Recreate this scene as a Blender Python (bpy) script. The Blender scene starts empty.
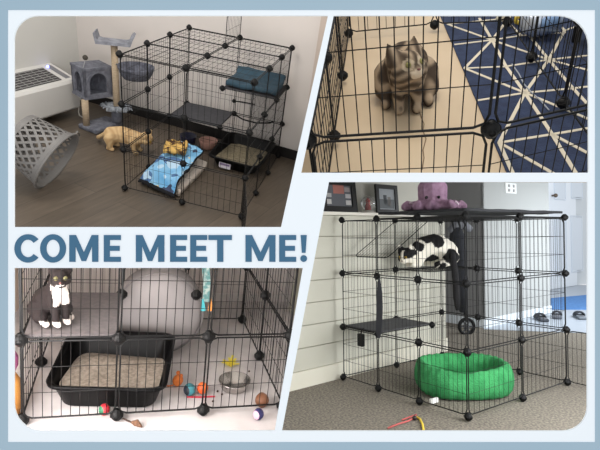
import bpy, bmesh, math, random
from mathutils import Vector as V, Matrix as MX, noise
random.seed(7)
C = bpy.context.scene.collection
FPX = 500.0            # focal length in pixels of the 600 px wide frame
CAMZ = 1.5             # height of the camera in the place
D = 0.80               # distance of the display board from the camera
CAM2W = MX(((1,0,0,0),(0,0,1,0),(0,-1,0,CAMZ),(0,0,0,1)))

# ------------------------------------------------------------------ materials
def lin(c):
    return tuple(((x/255)/12.92 if x/255 <= .04045 else ((x/255+.055)/1.055)**2.4) for x in c)
_mats = {}
def mat(name, col, rough=.7, metal=0, col2=None, scale=8, detail=4, bump=0, bscale=None, emit=0, trans=0, spec=.4, stretch=None, ramp=(.35,.65), alpha=1):
    if name in _mats: return _mats[name]
    m = bpy.data.materials.new(name); m.use_nodes = True; _mats[name] = m
    n, l = m.node_tree.nodes, m.node_tree.links
    b = n['Principled BSDF']; c = (*lin(col), 1)
    b.inputs['Base Color'].default_value = c; b.inputs['Roughness'].default_value = rough
    b.inputs['Metallic'].default_value = metal; b.inputs['Specular IOR Level'].default_value = spec
    if trans: b.inputs['Transmission Weight'].default_value = trans
    if alpha < 1: b.inputs['Alpha'].default_value = alpha
    if emit: b.inputs['Emission Color'].default_value = c; b.inputs['Emission Strength'].default_value = emit
    if col2 or bump:
        tc = n.new('ShaderNodeTexCoord'); mp = n.new('ShaderNodeMapping'); l.new(tc.outputs['Object'], mp.inputs[0])
        if stretch: mp.inputs['Scale'].default_value = stretch
        nz = n.new('ShaderNodeTexNoise'); nz.inputs['Scale'].default_value = scale; nz.inputs['Detail'].default_value = detail
        l.new(mp.outputs[0], nz.inputs['Vector'])
        if col2:
            r = n.new('ShaderNodeValToRGB'); r.color_ramp.elements[0].position = ramp[0]; r.color_ramp.elements[1].position = ramp[1]
            r.color_ramp.elements[0].color = c; r.color_ramp.elements[1].color = (*lin(col2), 1)
            l.new(nz.outputs['Fac'], r.inputs[0]); l.new(r.outputs[0], b.inputs['Base Color'])
        if bump:
            bz = n.new('ShaderNodeTexNoise'); bz.inputs['Scale'].default_value = bscale or scale*4; bz.inputs['Detail'].default_value = 3
            l.new(mp.outputs[0], bz.inputs['Vector'])
            bp = n.new('ShaderNodeBump'); bp.inputs['Strength'].default_value = bump; bp.inputs['Distance'].default_value = .01
            l.new(bz.outputs['Fac'], bp.inputs['Height']); l.new(bp.outputs[0], b.inputs['Normal'])
    return m
def coat(name, rough=.85):
    """fur whose colours are the animal's own coat (a colour attribute)"""
    m = bpy.data.materials.new(name); m.use_nodes = True
    n, l = m.node_tree.nodes, m.node_tree.links; b = n['Principled BSDF']; b.inputs['Roughness'].default_value = rough
    b.inputs['Specular IOR Level'].default_value = .2
    a = n.new('ShaderNodeVertexColor'); a.layer_name = 'coat'
    l.new(a.outputs[0], b.inputs['Base Color'])
    tc = n.new('ShaderNodeTexCoord'); nz = n.new('ShaderNodeTexNoise'); nz.inputs['Scale'].default_value = 160
    l.new(tc.outputs['Object'], nz.inputs['Vector']); bp = n.new('ShaderNodeBump'); bp.inputs['Strength'].default_value = .35; bp.inputs['Distance'].default_value = .004
    l.new(nz.outputs['Fac'], bp.inputs['Height']); l.new(bp.outputs[0], b.inputs['Normal'])
    return m
def planks(name, c1, c2, mortar, rot, w, h, grain=True):
    m = bpy.data.materials.new(name); m.use_nodes = True
    n, l = m.node_tree.nodes, m.node_tree.links; b = n['Principled BSDF']; b.inputs['Roughness'].default_value = .42
    tc = n.new('ShaderNodeTexCoord'); mp = n.new('ShaderNodeMapping'); mp.inputs['Rotation'].default_value = (0,0,rot); l.new(tc.outputs['Object'], mp.inputs[0])
    br = n.new('ShaderNodeTexBrick'); br.inputs['Color1'].default_value = (*lin(c1),1); br.inputs['Color2'].default_value = (*lin(c2),1); br.inputs['Mortar'].default_value = (*lin(mortar),1)
    br.inputs['Scale'].default_value = 1; br.inputs['Brick Width'].default_value = w; br.inputs['Row Height'].default_value = h; br.inputs['Mortar Size'].default_value = .0025
    l.new(mp.outputs[0], br.inputs['Vector'])
    mp2 = n.new('ShaderNodeMapping'); mp2.inputs['Scale'].default_value = (2.2, 16, 1); l.new(mp.outputs[0], mp2.inputs[0])
    nz = n.new('ShaderNodeTexNoise'); nz.inputs['Scale'].default_value = 2.2; nz.inputs['Detail'].default_value = 6; l.new(mp2.outputs[0], nz.inputs['Vector'])
    mr = n.new('ShaderNodeMapRange'); mr.inputs['To Min'].default_value = .55; mr.inputs['To Max'].default_value = 1.5; l.new(nz.outputs['Fac'], mr.inputs[0])
    mx = n.new('ShaderNodeMix'); mx.data_type = 'RGBA'; mx.blend_type = 'MULTIPLY'; mx.inputs[0].default_value = 1
    l.new(br.outputs['Color'], mx.inputs[6]); l.new(mr.outputs[0], mx.inputs[7]); l.new(mx.outputs[2], b.inputs['Base Color'])
    return m

# ------------------------------------------------------------------ mesh building
class MB:
    def __init__(s): s.v, s.f, s.m = [], [], []
    def add(s, vs, fs, mi=0):
        o = len(s.v); s.v += [V(p) for p in vs]; s.f += [tuple(o+i for i in f) for f in fs]; s.m += [mi]*len(fs); return s
    def box(s, c, size, rz=0, mi=0, mx=None):
        x, y, z = (a/2 for a in size); c = V(c); r = mx or MX.Rotation(rz, 3, 'Z')
        vs = [c + r@V((a*x, b*y, d*z)) for a in (-1,1) for b in (-1,1) for d in (-1,1)]
        return s.add(vs, [(0,1,3,2),(4,6,7,5),(0,4,5,1),(2,3,7,6),(0,2,6,4),(1,5,7,3)], mi)
    def rbox(s, c, size, r=.01, rz=0, mi=0, seg=3):
        bm = bmesh.new(); bmesh.ops.create_cube(bm, size=1, matrix=MX.LocRotScale(None, None, V(size)))
        r = min(r, min(size)*.49)
        bmesh.ops.bevel(bm, geom=bm.edges[:]+bm.verts[:], offset=r, segments=seg, affect='EDGES', profile=.5)
        M = MX.Translation(V(c))@MX.Rotation(rz, 4, 'Z')
        s.bm(bm, M, mi); bm.free(); return s
    def bm(s, bm, M=MX(), mi=0):
        bm.verts.index_update()
        return s.add([M@v.co for v in bm.verts], [[v.index for v in f.verts] for f in bm.faces], mi)
    def tube(s, pts, r, n=6, mi=0, closed=False, cap=True):
        pts = [V(p) for p in pts]; k = len(pts); rs = r if isinstance(r, (list, tuple)) else [r]*k
        rings, up = [], None
        for i, p in enumerate(pts):
            a = pts[(i-1) % k] if (i or closed) else p; b = pts[(i+1) % k] if (i < k-1 or closed) else p
            t = (b-a)
            if t.length < 1e-9: t = V((0,0,1))
            t.normalize()
            if up is None: up = t.orthogonal().normalized()
            up = (up - t*up.dot(t))
            if up.length < 1e-6: up = t.orthogonal()
            up.normalize(); w = t.cross(up)
            rings.append([p + (up*math.cos(2*math.pi*j/n+math.pi/4) + w*math.sin(2*math.pi*j/n+math.pi/4))*rs[i] for j in range(n)])
        vs = [v for q in rings for v in q]; fs = []
        for i in range(k if closed else k-1):
            for j in range(n):
                a, b = i*n, ((i+1) % k)*n
                fs.append((a+j, a+(j+1) % n, b+(j+1) % n, b+j))
        if cap and not closed: fs += [tuple(reversed(range(n))), tuple((k-1)*n+j for j in range(n))]
        return s.add(vs, fs, mi)
    def lathe(s, prof, n=24, M=MX(), mi=0, sx=1, sy=1, closed=False):
        """profile of (r, z) turned round z"""
        k = len(prof); vs, fs = [], []
        for r, z in prof:
            for j in range(n):
                a = 2*math.pi*j/n; vs.append(M@V((r*math.cos(a)*sx, r*math.sin(a)*sy, z)))
        for i in range(k-1 if not closed else k):
            for j in range(n):
                i2 = (i+1) % k
                fs.append((i*n+j, i*n+(j+1) % n, i2*n+(j+1) % n, i2*n+j))
        return s.add(vs, fs, mi)
    def ball(s, c, r, sc=(1,1,1), n=14, mi=0, M=None):
        c = V(c); vs, fs = [], []; m = n//2
        for i in range(m+1):
            t = math.pi*i/m
            for j in range(n):
                a = 2*math.pi*j/n
                p = V((r*sc[0]*math.sin(t)*math.cos(a), r*sc[1]*math.sin(t)*math.sin(a), r*sc[2]*math.cos(t)))
                vs.append(c + (M@p if M else p))
        for i in range(m):
            for j in range(n): fs.append((i*n+j, (i+1)*n+j, (i+1)*n+(j+1) % n, i*n+(j+1) % n))
        return s.add(vs, fs, mi)
    def prism(s, poly, d, mi=0):
        """polygon (3-D points) pushed along vector d"""
        d = V(d); n = len(poly); p = [V(q) for q in poly]; vs = p + [q+d for q in p]
        fs = [tuple(reversed(range(n))), tuple(n+i for i in range(n))] + [(i, (i+1) % n, n+(i+1) % n, n+i) for i in range(n)]
        return s.add(vs, fs, mi)
    def mesh(s, name, mats, smooth=False):
        me = bpy.data.meshes.new(name); me.from_pydata([tuple(v) for v in s.v], [], s.f)
        for m in (mats if isinstance(mats, (list, tuple)) else [mats]): me.materials.append(m)
        for p, i in zip(me.polygons, s.m): p.material_index = i; p.use_smooth = smooth
        bm = bmesh.new(); bm.from_mesh(me); bmesh.ops.remove_doubles(bm, verts=bm.verts, dist=1e-6)
        bmesh.ops.recalc_face_normals(bm, faces=bm.faces); bm.to_mesh(me); bm.free(); me.update()
        return me

# ------------------------------------------------------------------ the four sets: where each room stands
ROT = {
1: ([[0.9641233985886672, 0.22397550341856212, 0.14248173975018505], [0.2350733104643153, -0.47102934505922894, -0.850218733503574], [-0.12331508829492613, 0.8532094291330091, -0.5067810760450111]], [-0.9929705842980995, -0.7659672991040761, 4.355478911595064], [[1.159, -0.0457, 0], [0, 1.0244, 0], [0, 0, 0.8422]]),
2: ([[0.9825427502500905, 0.12143887228343359, -0.14093382925868483], [-0.029534047861423968, -0.6461309522166707, -0.7626549236741986], [-0.18367766317085849, 0.7535034126572397, -0.631264701346421]], [0.22235894489637964, -0.8315371199282876, 2.254060389125537], [[1.0315, 0.003, 0], [0, 1.2404, 0], [0, 0, 0.7815]]),
3: ([[0.9595050911569087, -0.25847938361628325, 0.11197494491768349], [0.044859629700533823, -0.25222548249381155, -0.9666281185667499], [0.27809637478238164, 0.9325077555849656, -0.23041634513807133]], [-1.2705560246753183, 0.5171932631104657, 2.5929434896095205], [[0.9055, -0.0572, 0], [0, 1.164, 0], [0, 0, 0.9488]]),
4: ([[0.6220434034001561, 0.782932805011802, -0.008844609810626122], [-0.017887099439358185, 0.002916463622907972, -0.9998357594693152], [-0.7827784207296451, 0.6220994430766579, 0.015818563895468075]], [0.2710257070729955, 0.9741280613662081, 3.1324843081272875], [[0.8191, 0.0784, 0], [0, 1.3108, 0], [0, 0, 0.9315]])}
# dividing planes of the display case, each through the camera side opening edges: (a,b,c) with a*u+b*v+c > 0 kept
def hp(p, q, keep):
    (x1, y1), (x2, y2) = p, q; a, b = y2-y1, x1-x2; c = -(a*x1+b*y1)
    if a*keep[0]+b*keep[1]+c < 0: a, b, c = -a, -b, -c
    n = math.hypot(a, b); return (a/n, b/n, c/n)
L12 = ((331.0, 15), (297.2, 172.5)); L34 = ((311.2, 247), (278.4, 431))
CELL = {1: [hp(*L12, (100, 100)), (0, -1, 247.5)], 2: [hp(*L12, (500, 100)), (0, -1, 177)],
        3: [hp(*L34, (100, 350)), (0, 1, -247.5)], 4: [hp(*L34, (500, 350)), (0, 1, -177)]}
OUT = {1: [(1, 0, 90), (0, 1, 90)], 2: [(-1, 0, 690), (0, 1, 90)], 3: [(1, 0, 90), (0, -1, 540)], 4: [(-1, 0, 690), (0, -1, 540)]}

class Room:
    def __init__(s, n):
        R, t, m = ROT[n]; s.n = n; s.R = MX(R); s.t = V(t); s.m = MX(m)
        s.M = CAM2W @ MX.Translation(s.t) @ s.R.to_4x4()
        s.o = -(s.R.transposed() @ s.t); s.objs = []
        mar = .8
        s.planes = [V((a, b, (c-mar) + 300*a + 225*b)) for a, b, c in CELL[n]]
        s.planes = [V((a*FPX, b*FPX, c)) for a, b, c in s.planes]       # in camera axes: n.X > 0
        s.outer = [V((a*FPX, b*FPX, c + 300*a + 225*b)) for a, b, c in OUT[n]]
    def ray(s, u, v): return s.R.transposed() @ V(((u-300)/FPX, (v-225)/FPX, 1))
    def g(s, u, v, h=0):
        d = s.ray(u, v); return s.o + d*((h-s.o.z)/d.z)
    def hit(s, u, v, p, n):
        d = s.ray(u, v); n = V(n); return s.o + d*((V(p)-s.o).dot(n)/d.dot(n))
    def at(s, u, v, z):                                                  # point at camera depth z
        return s.o + s.ray(u, v)*z
    def pix(s, p):
        q = s.R @ V(p) + s.t; return (300+FPX*q.x/q.z, 225+FPX*q.y/q.z, q.z)
    def h_over(s, p, v):
        lo, hi = 0, 2.5
        for _ in range(40):
            m = (lo+hi)/2
            if s.pix((p[0], p[1], m))[1] > v: lo = m
            else: hi = m
        return lo
    def node(s, i, j, k): return (s.m @ V((i, j if s.n == 4 else -j, k)))*.36 + V((0,0,(.032 if s.n == 2 else .022) if k == 0 else 0))
    def clip(s, poly, outer=True):
        """cuts a flat polygon where the display case's partitions stand"""
        near = [V((0, 0, 1))]
        P = [s.R @ V(p) + s.t for p in poly]
        for pl, off in [(q, 0) for q in s.planes] + ([(q, 0) for q in s.outer] if outer else []) + [(near[0], -(D+.03))]:
            Q = []
            for i in range(len(P)):
                a, b = P[i], P[(i+1) % len(P)]; da, db = pl.dot(a)+off, pl.dot(b)+off
                if da >= 0: Q.append(a)
                if da*db < 0: Q.append(a + (b-a)*(da/(da-db)))
            P = Q
            if len(P) < 3: return []
        return [s.R.transposed() @ (p - s.t) for p in P]
RM = {n: Room(n) for n in ROT}

def link(o): C.objects.link(o); return o
def tag(o, label, cat, group=None):
    o['label'] = label; o['category'] = cat
    if group: o['group'] = group
    return o
def thing(room, name, label, cat, loc=(0,0,0), rz=0, group=None):
    o = link(bpy.data.objects.new(name, None)); o.empty_display_size = .05
    o.matrix_world = room.M @ MX.Translation(V(loc)) @ MX.Rotation(rz, 4, 'Z'); o['_room'] = room.n
    return tag(o, label, cat, group)
def part(name, mb, mats, parent, smooth=False, label=None, loc=None, me=None):
    o = link(bpy.data.objects.new(name, me or mb.mesh(name, mats, smooth))); o.parent = parent
    if loc is not None: o.location = loc
    if label: o['label'] = label
    return o
def solo(room, name, mb, mats, label, cat, loc=(0,0,0), rz=0, group=None, smooth=False, me=None):
    o = link(bpy.data.objects.new(name, me or mb.mesh(name, mats, smooth)))
    o.matrix_world = room.M @ MX.Translation(V(loc)) @ MX.Rotation(rz, 4, 'Z'); o['_room'] = room.n
    return tag(o, label, cat, group)
def struct(room, name, mb, mats, smooth=False, label=None, parent=None):
    o = link(bpy.data.objects.new(name, mb.mesh(name, mats, smooth)))
    if parent: o.parent = parent
    else: o.matrix_world = room.M.copy() if room else MX(); o['kind'] = 'structure'
    return o
def slab(room, name, poly, th, m, extra=None):
    """a flat piece of floor or wall, cut at the partitions, with a real thickness away from the viewer"""
    p = room.clip(poly)
    n = (V(poly[1])-V(poly[0])).cross(V(poly[2])-V(poly[0])).normalized()
    if n.dot(room.o - V(poly[0])) < 0: n = -n
    mb = MB().prism(p, -n*th)
    return struct(room, name, mb, m)

# ------------------------------------------------------------------ wire pens
BLK = mat('black_wire', (9,9,10), .5, 0, spec=.25); CONN = mat('black_plastic', (9,9,10), .5, spec=.25)
def grid_mb(a, b, c, d, nx, ny, fr, wr, inset=.006):
    """wire panel between corners a-b (bottom) and d-c (top)"""
    a, b, c, d = (V(p) for p in (a, b, c, d)); ce = (a+b+c+d)/4
    e1 = (b-a).normalized(); e2 = (d-a).normalized()
    a, b, c, d = a+(e1+e2)*inset, b+(-e1+e2)*inset, c+(-e1-e2)*inset, d+(e1-e2)*inset
    mb = MB(); r = .028
    loop = []
    for p, q, w in ((a, e2, e1), (b, -e1, e2), (c, -e2, -e1), (d, e1, -e2)):
        loop += [p+q*r, p+(q+w)*r*.29, p+w*r]
    mb.tube(loop, fr, 5, closed=True)
    for i in range(1, nx):
        t = i/nx; mb.tube([a.lerp(b, t), d.lerp(c, t)], wr, 4, cap=False)
    for i in range(1, ny):
        t = i/ny; mb.tube([a.lerp(d, t), b.lerp(c, t)], wr, 4, cap=False)
    return mb
def conn_mesh(r):
    mb = MB().ball((0,0,0), r*1.06, n=16)
    for ax in range(3):
        M = (MX.Identity(4), MX.Rotation(math.pi/2, 4, 'X'), MX.Rotation(math.pi/2, 4, 'Y'))[ax]
        mb.lathe([(r*.4,-r*1.12),(r*.5,-r*1.06),(r*.5,r*1.06),(r*.4,r*1.12)], 10, M)
        mb.lathe([(r*1.0,-r*.16),(r*1.12,-r*.1),(r*1.12,r*.1),(r*1.0,r*.16)], 16, M)
    return mb.mesh('connector', CONN, True)
CM = {}
def pen(room, label, panels, nodes, nx=10, ny=3, fr=.003, wr=.0014, cr=.019, xy=None, name='wire_pet_pen'):
    """panels: lists of four (i,j,k) corners; nodes: (i,j,k) of the round connectors"""
    root = thing(room, name, label, 'pet pen')
    N = xy or room.node
    for q in panels:
        opts = q[4] if len(q) > 4 else (nx, ny)
        part('grid_panel', grid_mb(*[N(*p) if len(p) == 3 and not isinstance(p, V) else p for p in q[:4]], *opts, fr, wr), BLK, root)
    if cr not in CM: CM[cr] = conn_mesh(cr)
    for nd in nodes: part('connector', None, None, root, loc=N(*nd), me=CM[cr])
    return root
def wall_panels(ring, k0, k1):
    return [((*a, k), (*b, k), (*b, k+1), (*a, k+1)) for k in range(k0, k1) for a, b in ring]
def rect_ring(ni, nj):
    r = [((i, 0), (i+1, 0)) for i in range(ni)] + [((i, nj), (i+1, nj)) for i in range(ni)]
    return r + [((0, j), (0, j+1)) for j in range(nj)] + [((ni, j), (ni, j+1)) for j in range(nj)]

# ------------------------------------------------------------------ soft bodies (animals, plush): one continuous surface
def blob(name, pieces, voxel, mats, colour=None, smooth_it=4, cones=()):
    """pieces: chains of (point, radius); grown together into one continuous skin"""
    mb = MB()
    for ch in pieces:
        for (p, r), (q, s) in zip(ch, ch[1:]) if len(ch) > 1 else [(ch[0], ch[0])]:
            p, q = V(p), V(q); k = max(1, int((q-p).length/(min(r, s)*.35)))
            for i in range(k+1):
                t = i/k; mb.ball(p.lerp(q, t), r+(s-r)*t, n=10)
    for base, tip, r in cones:
        base, tip = V(base), V(tip); mb.tube([base, base.lerp(tip, .5), tip], [r, r*.62, r*.12], 8)
    me = mb.mesh(name, mats); me2 = None
    o = link(bpy.data.objects.new(name, me))
    m = o.modifiers.new('r', 'REMESH'); m.mode = 'VOXEL'; m.voxel_size = voxel
    sm = o.modifiers.new('s', 'SMOOTH'); sm.iterations = smooth_it; sm.factor = .5
    dg = bpy.context.evaluated_depsgraph_get(); dg.update()
    me2 = bpy.data.meshes.new_from_object(o.evaluated_get(dg)); me2.name = name
    bpy.data.objects.remove(o); bpy.data.meshes.remove(me)
    me2.materials.clear(); me2.materials.append(mats)
    for p in me2.polygons: p.use_smooth = True
    if colour:
        ca = me2.color_attributes.new('coat', 'FLOAT_COLOR', 'POINT')
        for i, v in enumerate(me2.vertices): ca.data[i].color = (*lin(colour(v.co)), 1)
    return me2
def mixc(a, b, t):
    t = max(0, min(1, t)); return tuple(x+(y-x)*t for x, y in zip(a, b))
EYE_G = mat('eye_green', (150,150,70), .1); PUP = mat('pupil', (8,8,8), .1); NOSE = mat('cat_nose', (112,74,70), .5)
EYE_T = mat('eye_olive', (140,136,84), .1)
EYE_K = mat('eye_dim', (96,92,60), .1)
EYE_Y = mat('eye_amber', (170,140,60), .1)
def cat_head(hc, yaw, pitch, s, el=1):
    """head pieces, ear cones and the head's frame; x forward"""
    M = MX.Translation(V(hc)) @ MX.Rotation(yaw, 4, 'Z') @ MX.Rotation(-pitch, 4, 'Y') @ MX.Scale(s, 4)
    q = lambda x, y, z: M @ V((x, y, z))
    pcs = [[(q(-.005,0,.004), .047*s)], [(q(.012,.022,-.008), .03*s), (q(.012,-.022,-.008), .03*s)],
           [(q(.018,0,.012), .035*s)], [(q(.043,.009,-.016), .014*s), (q(.043,-.009,-.016), .014*s)], [(q(.03,0,.003), .02*s), (q(.047,0,-.006), .011*s)], [(q(.034,0,-.026), .012*s)]]
    ears = [(q(-.006, sgn*.027, .026), q(-.006, sgn*.042, .03+.046*el), .029*s) for sgn in (1, -1)]
    return M, pcs, ears
def cat_face(root, M, s, eye):
    for sgn in (1, -1):
        e = part('eye', MB().ball(M @ V((.043, sgn*.0195, .01)), .0088*s, n=10), eye, root, True)
        part('pupil', MB().ball(M @ V((.0492, sgn*.0205, .0105)), .0042*s, (1,.6,1.2), n=8), PUP, e, True)
    part('nose', MB().ball(M @ V((.0585, 0, -.008)), .0048*s, (1,1.3,.8), n=8), NOSE, root, True)
def sitting_cat(room, name, label, loc, rz, s, yaw, pitch, colour, eye, tail=True, head=(.075,0,.275), vox=.006, el=1):
    root = thing(room, name, label, 'cat', loc, rz)
    k = lambda x, y, z: (x*s, y*s, z*s)
    M, hp_, ears = cat_head(k(*head), yaw, pitch, s*1.12, el)
    hx, hy, hz = head
    P = [[(k(-.07,0,.085), .082*s), (k(-.02,0,.12), .078*s), (k(.03,0,hz*.62), .064*s), (k(hx-.03,0,hz*.78), .05*s), (k(hx-.02,hy,hz-.02), .042*s)]]
    for g in (1, -1):
        P += [[(k(-.045,.058*g,.075), .056*s), (k(.0,.07*g,.045), .042*s)], [(k(.0,.068*g,.02), .022*s), (k(.06,.07*g,.017), .019*s)],
              [(k(.05,.032*g,.165), .036*s), (k(.075,.03*g,.09), .025*s), (k(.082,.028*g,.025), .019*s)], [(k(.085,.028*g,.018), .02*s), (k(.105,.028*g,.016), .018*s)]]
    if tail: P += [[(k(-.13,0,.04), .024*s), (k(-.14,.07,.022), .021*s), (k(-.07,.135,.02), .02*s), (k(.03,.135,.019), .018*s)]]
    me = blob('cat_body', P+hp_, vox, coat(name+'_fur'), lambda p: colour(p/s, M.inverted() @ p), 4, ears)
    part('body', None, None, root, me=me)
    cat_face(root, M, 1, eye)
    return root

# ------------------------------------------------------------------ the display board
def bpt(u, v, y=D): return V(((u-300)/FPX*D, y, CAMZ - (v-225)/FPX*D))
def rounded(pts, rad):
    """polygon with per-corner radii, in board pixels"""
    out = []; n = len(pts)
    for i in range(n):
        p = V((*pts[i], 0)); a = V((*pts[i-1], 0)); b = V((*pts[(i+1) % n], 0)); r = rad[i]
        if not r: out.append(p); continue
        da, db = (a-p).normalized(), (b-p).normalized(); h = da.angle(db)/2; t = r/math.tan(h)
        c = p + (da+db).normalized()*(r/math.sin(h)); s0, s1 = p+da*t-c, p+db*t-c
        ang = s0.angle(s1); ax = s0.cross(s1).normalized()
        for k in range(9): out.append(c + MX.Rotation(ang*k/8, 3, ax) @ s0)
    return [(p.x, p.y) for p in out]
HOLES = [rounded([(14,15.5),(328,15.5),(281,227),(14,227)], (24,0,0,0)),
         rounded([(333.8,15.5),(588.7,15.5),(588.7,172.7),(301.3,172.7)], (0,30,0,0)),
         rounded([(14,268),(302.7,268),(274.7,430.8),(14,430.8)], (0,0,0,27)),
         rounded([(329,182),(587.5,182),(587.5,431),(282,431)], (0,0,24,0))]
def sheet(outer, holes, y0, th):
    bm = bmesh.new()
    for lp in [outer]+holes:
        vs = [bm.verts.new(bpt(u, v, y0)) for u, v in lp]
        for i in range(len(vs)): bm.edges.new((vs[i], vs[(i+1) % len(vs)]))
    bmesh.ops.triangle_fill(bm, use_beauty=True, use_dissolve=False, edges=bm.edges[:])
    r = bmesh.ops.extrude_face_region(bm, geom=bm.faces[:])
    for e in r['geom']:
        if isinstance(e, bmesh.types.BMVert): e.co.y += th
    mb = MB().bm(bm); bm.free(); return mb
board = tag(link(bpy.data.objects.new('display_board', None)), 'pale display board in a blue grey border with four cut out openings and lettering', 'collage_board')  # display board made up to frame the sets; hangs unsupported
board.location = bpt(300, 225)
def bpart(name, mb, m, label=None):
    for i, p in enumerate(mb.v): mb.v[i] = p - board.location
    return part(name, mb, m, board, label=label)
bpart('mat_panel', sheet([(-20,-20),(620,-20),(620,470),(-20,470)], HOLES, D, .003), mat('mat_white', (236,243,248), .8))
bpart('border', sheet([(-150,-150),(750,-150),(750,600),(-150,600)], [[(8,10),(595,10),(595,442),(8,442)]], D-.0008, .0008),
      mat('border_blue', (152,177,193), .7, col2=(162,185,199), scale=1.6, detail=2), 'blue grey border')
INK = mat('letter_blue', (60,104,134), .7)
T, B = 235.0, 261.8
def letter(*polys):
    mb = MB()
    for ps in polys: mb.prism([bpt(u, v, D-.0012) for u, v in ps], (0, .0011, 0))
    bpart('letter', mb, INK, 'slate blue capital letter')
def arc(cx, cy, rx, ry, w, a0, a1, n=40):
    A = [math.radians(a0+(a1-a0)*k/n) for k in range(n+1)]
    return [(cx+rx*math.cos(t), cy+ry*math.sin(t)) for t in A] + [(cx+(rx-w)*math.cos(t), cy+(ry-w*.88)*math.sin(t)) for t in reversed(A)]
def M_(x, w=29.0, q=6.2):
    m = x+w/2
    letter([(x,T),(x+6.6,T),(m,B-9.5),(x+w-6.6,T),(x+w,T),(x+w,B),(x+w-q,B),(x+w-q,T+11),(m+2.2,B-.8),(m-2.2,B-.8),(x+q,T+11),(x+q,B),(x,B)])
def E_(x, w=17.0):
    c = (T+B)/2; letter([(x,T),(x+w,T),(x+w,T+5),(x+6,T+5),(x+6,c-2.6),(x+w-1.2,c-2.6),(x+w-1.2,c+2.4),(x+6,c+2.4),(x+6,B-5),(x+w,B-5),(x+w,B),(x,B)])
letter(arc(28.2, 248.4, 13.5, 14.2, 6.2, 40, 320))
letter(arc(53.3, 248.4, 12.9, 14.2, 6.2, 0, 180), arc(53.3, 248.4, 12.9, 14.2, 6.2, 180, 360))
M_(69.5); E_(104); M_(136, 28.5); E_(170.2); E_(190.3)
letter([(208.5,T),(232,T),(232,T+5),(223.4,T+5),(223.4,B),(217.2,B),(217.2,T+5),(208.5,T+5)])
M_(245.5, 30); E_(279.2)
letter([(300.6,T),(306.8,T),(305.6,B-9),(301.8,B-9)], [(303.7+3.4*math.cos(k*.314), 258.5+3.4*math.sin(k*.314)) for k in range(20)])

# added unseen partitions that keep the sets' views and light apart
PART = mat('case_white', (232,230,226), .9)  # kept pale so the partitions bounce light into the sets
def divider(name, p, q, z0=D+.01, z1=5.6):
    P = [CAM2W @ V(((u-300)/FPX*z, (v-225)/FPX*z, z)) for (u, v), z in ((p, z0), (q, z0), (q, z1), (p, z1))]
    n = (P[1]-P[0]).cross(P[2]-P[0]).normalized()*.0006
    return struct(None, name, MB().prism([a-n for a in P], n*2), PART)
ex = lambda l, v: (l[0][0] + (l[1][0]-l[0][0])*(v-l[0][1])/(l[1][1]-l[0][1]), v)
divider('divider_upper', ex(L12, -60), ex(L12, 246)); divider('divider_lower', ex(L34, 179), ex(L34, 500))
divider('divider_middle', (-60, 247.5), (281, 247.5)); divider('divider_between', (298, 177), (660, 177))

# ================================================================== set 1: carpet tree room
r = RM[1]
WB = lambda x, y=0: V((x, .173-.1265*(x+.04)+y, 0))
wn = V((-.1255, -.992, 0))                                              # back wall faces the viewer
wl0 = V((-1.23, .145, 0)); wld = V((.158, .987, 0)); wln = V((.987, -.158, 0))
UP = V((0,0,1))
cor = WB(-1.2)
FL1 = planks('dark_plank', (92,82,71), (80,71,61), (66,58,50), -math.atan2((r.g(73,123)-r.g(49,130)).y, (r.g(73,123)-r.g(49,130)).x), 1.2, .2)
slab(r, 'floor', [(-3,-4,0),(3,-4,0),(3,1,0),(-3,1,0)], .02, FL1)
W1 = mat('wall_paint', (206,199,194), .9, col2=(200,194,189), scale=1.5)
slab(r, 'wall_back', [cor, WB(2.4), WB(2.4)+UP*2.2, cor+UP*2.2], .03, W1)
slab(r, 'wall_left', [cor, cor-wld*2.6, cor-wld*2.6+UP*2.2, cor+UP*2.2], .03, mat('wall_paint_grey', (200,199,194), .9))
BB = mat('baseboard_black', (26,24,24), .5)
def bb(room, name, a, b, h, th, nrm, m):
    p = room.clip([a+nrm*th, b+nrm*th, b+nrm*th+UP*h, a+nrm*th+UP*h]); struct(room, name, MB().prism(p, -nrm*th*.98), m)
bb(r, 'baseboard_back', cor+UP*.0, WB(2.4), .085, .012, wn, BB)
p = r.clip([WB(1.02)+wn*.03, WB(2.4)+wn*.03, WB(2.4)+wn*.03+UP*2.2, WB(1.02)+wn*.03+UP*2.2])
struct(r, 'wall_right', MB().prism(p, -wn*.029), mat('wall_brown', (186,172,162), .9))
# wall mounted heater
fb = r.g(40.7, 120, .08); wF = (fb-wl0).dot(wln)
ft = r.hit(30, 91.3, wl0+wln*wF, wln); h1 = ft.z; hb = h1+.075
s_of = lambda q: (q-wl0).dot(wld)
sL, sR = -1.9, s_of(r.hit(79, 92, wl0+wln*wF, wln))
ht = thing(r, 'wall_heater', 'long white wall heater unit with grey top grille under the left wall', 'heater', wl0+wld*(sL+sR)/2)
o_ = wl0+wld*(sL+sR)/2
def HP(w, h, s): return wln*w + UP*h + wld*s
WHT = mat('heater_white', (206,204,200), .5)
L2 = (sR-sL)/2
prof = [(0.004,.08),(wF-.01,.08),(wF,.095),(wF,h1-.02),(wF-.018,h1),(0.004,hb)]
part('housing', MB().prism([HP(w, h, -L2) for w, h in prof], wld*(2*L2)), WHT, ht)
sl = (hb-h1)/(wF-.022)
def top(w, lift=0): return h1+(wF-.018-w)*sl+lift
gR = s_of(r.hit(57, 77, wl0+wln*(wF*.5)+UP*top(wF*.5), UP+wln*sl))
g = MB()
gm = MB().prism([HP(.05, top(.05,.0005), -L2), HP(wF-.045, top(wF-.045,.0005), -L2), HP(wF-.045, top(wF-.045,.0005), gR-(sL+sR)/2), HP(.05, top(.05,.0005), gR-(sL+sR)/2)], UP*.001)
gr = part('grille', gm, mat('grille_dark', (58,56,56), .6), ht, label='dark slotted air grille')
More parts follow.
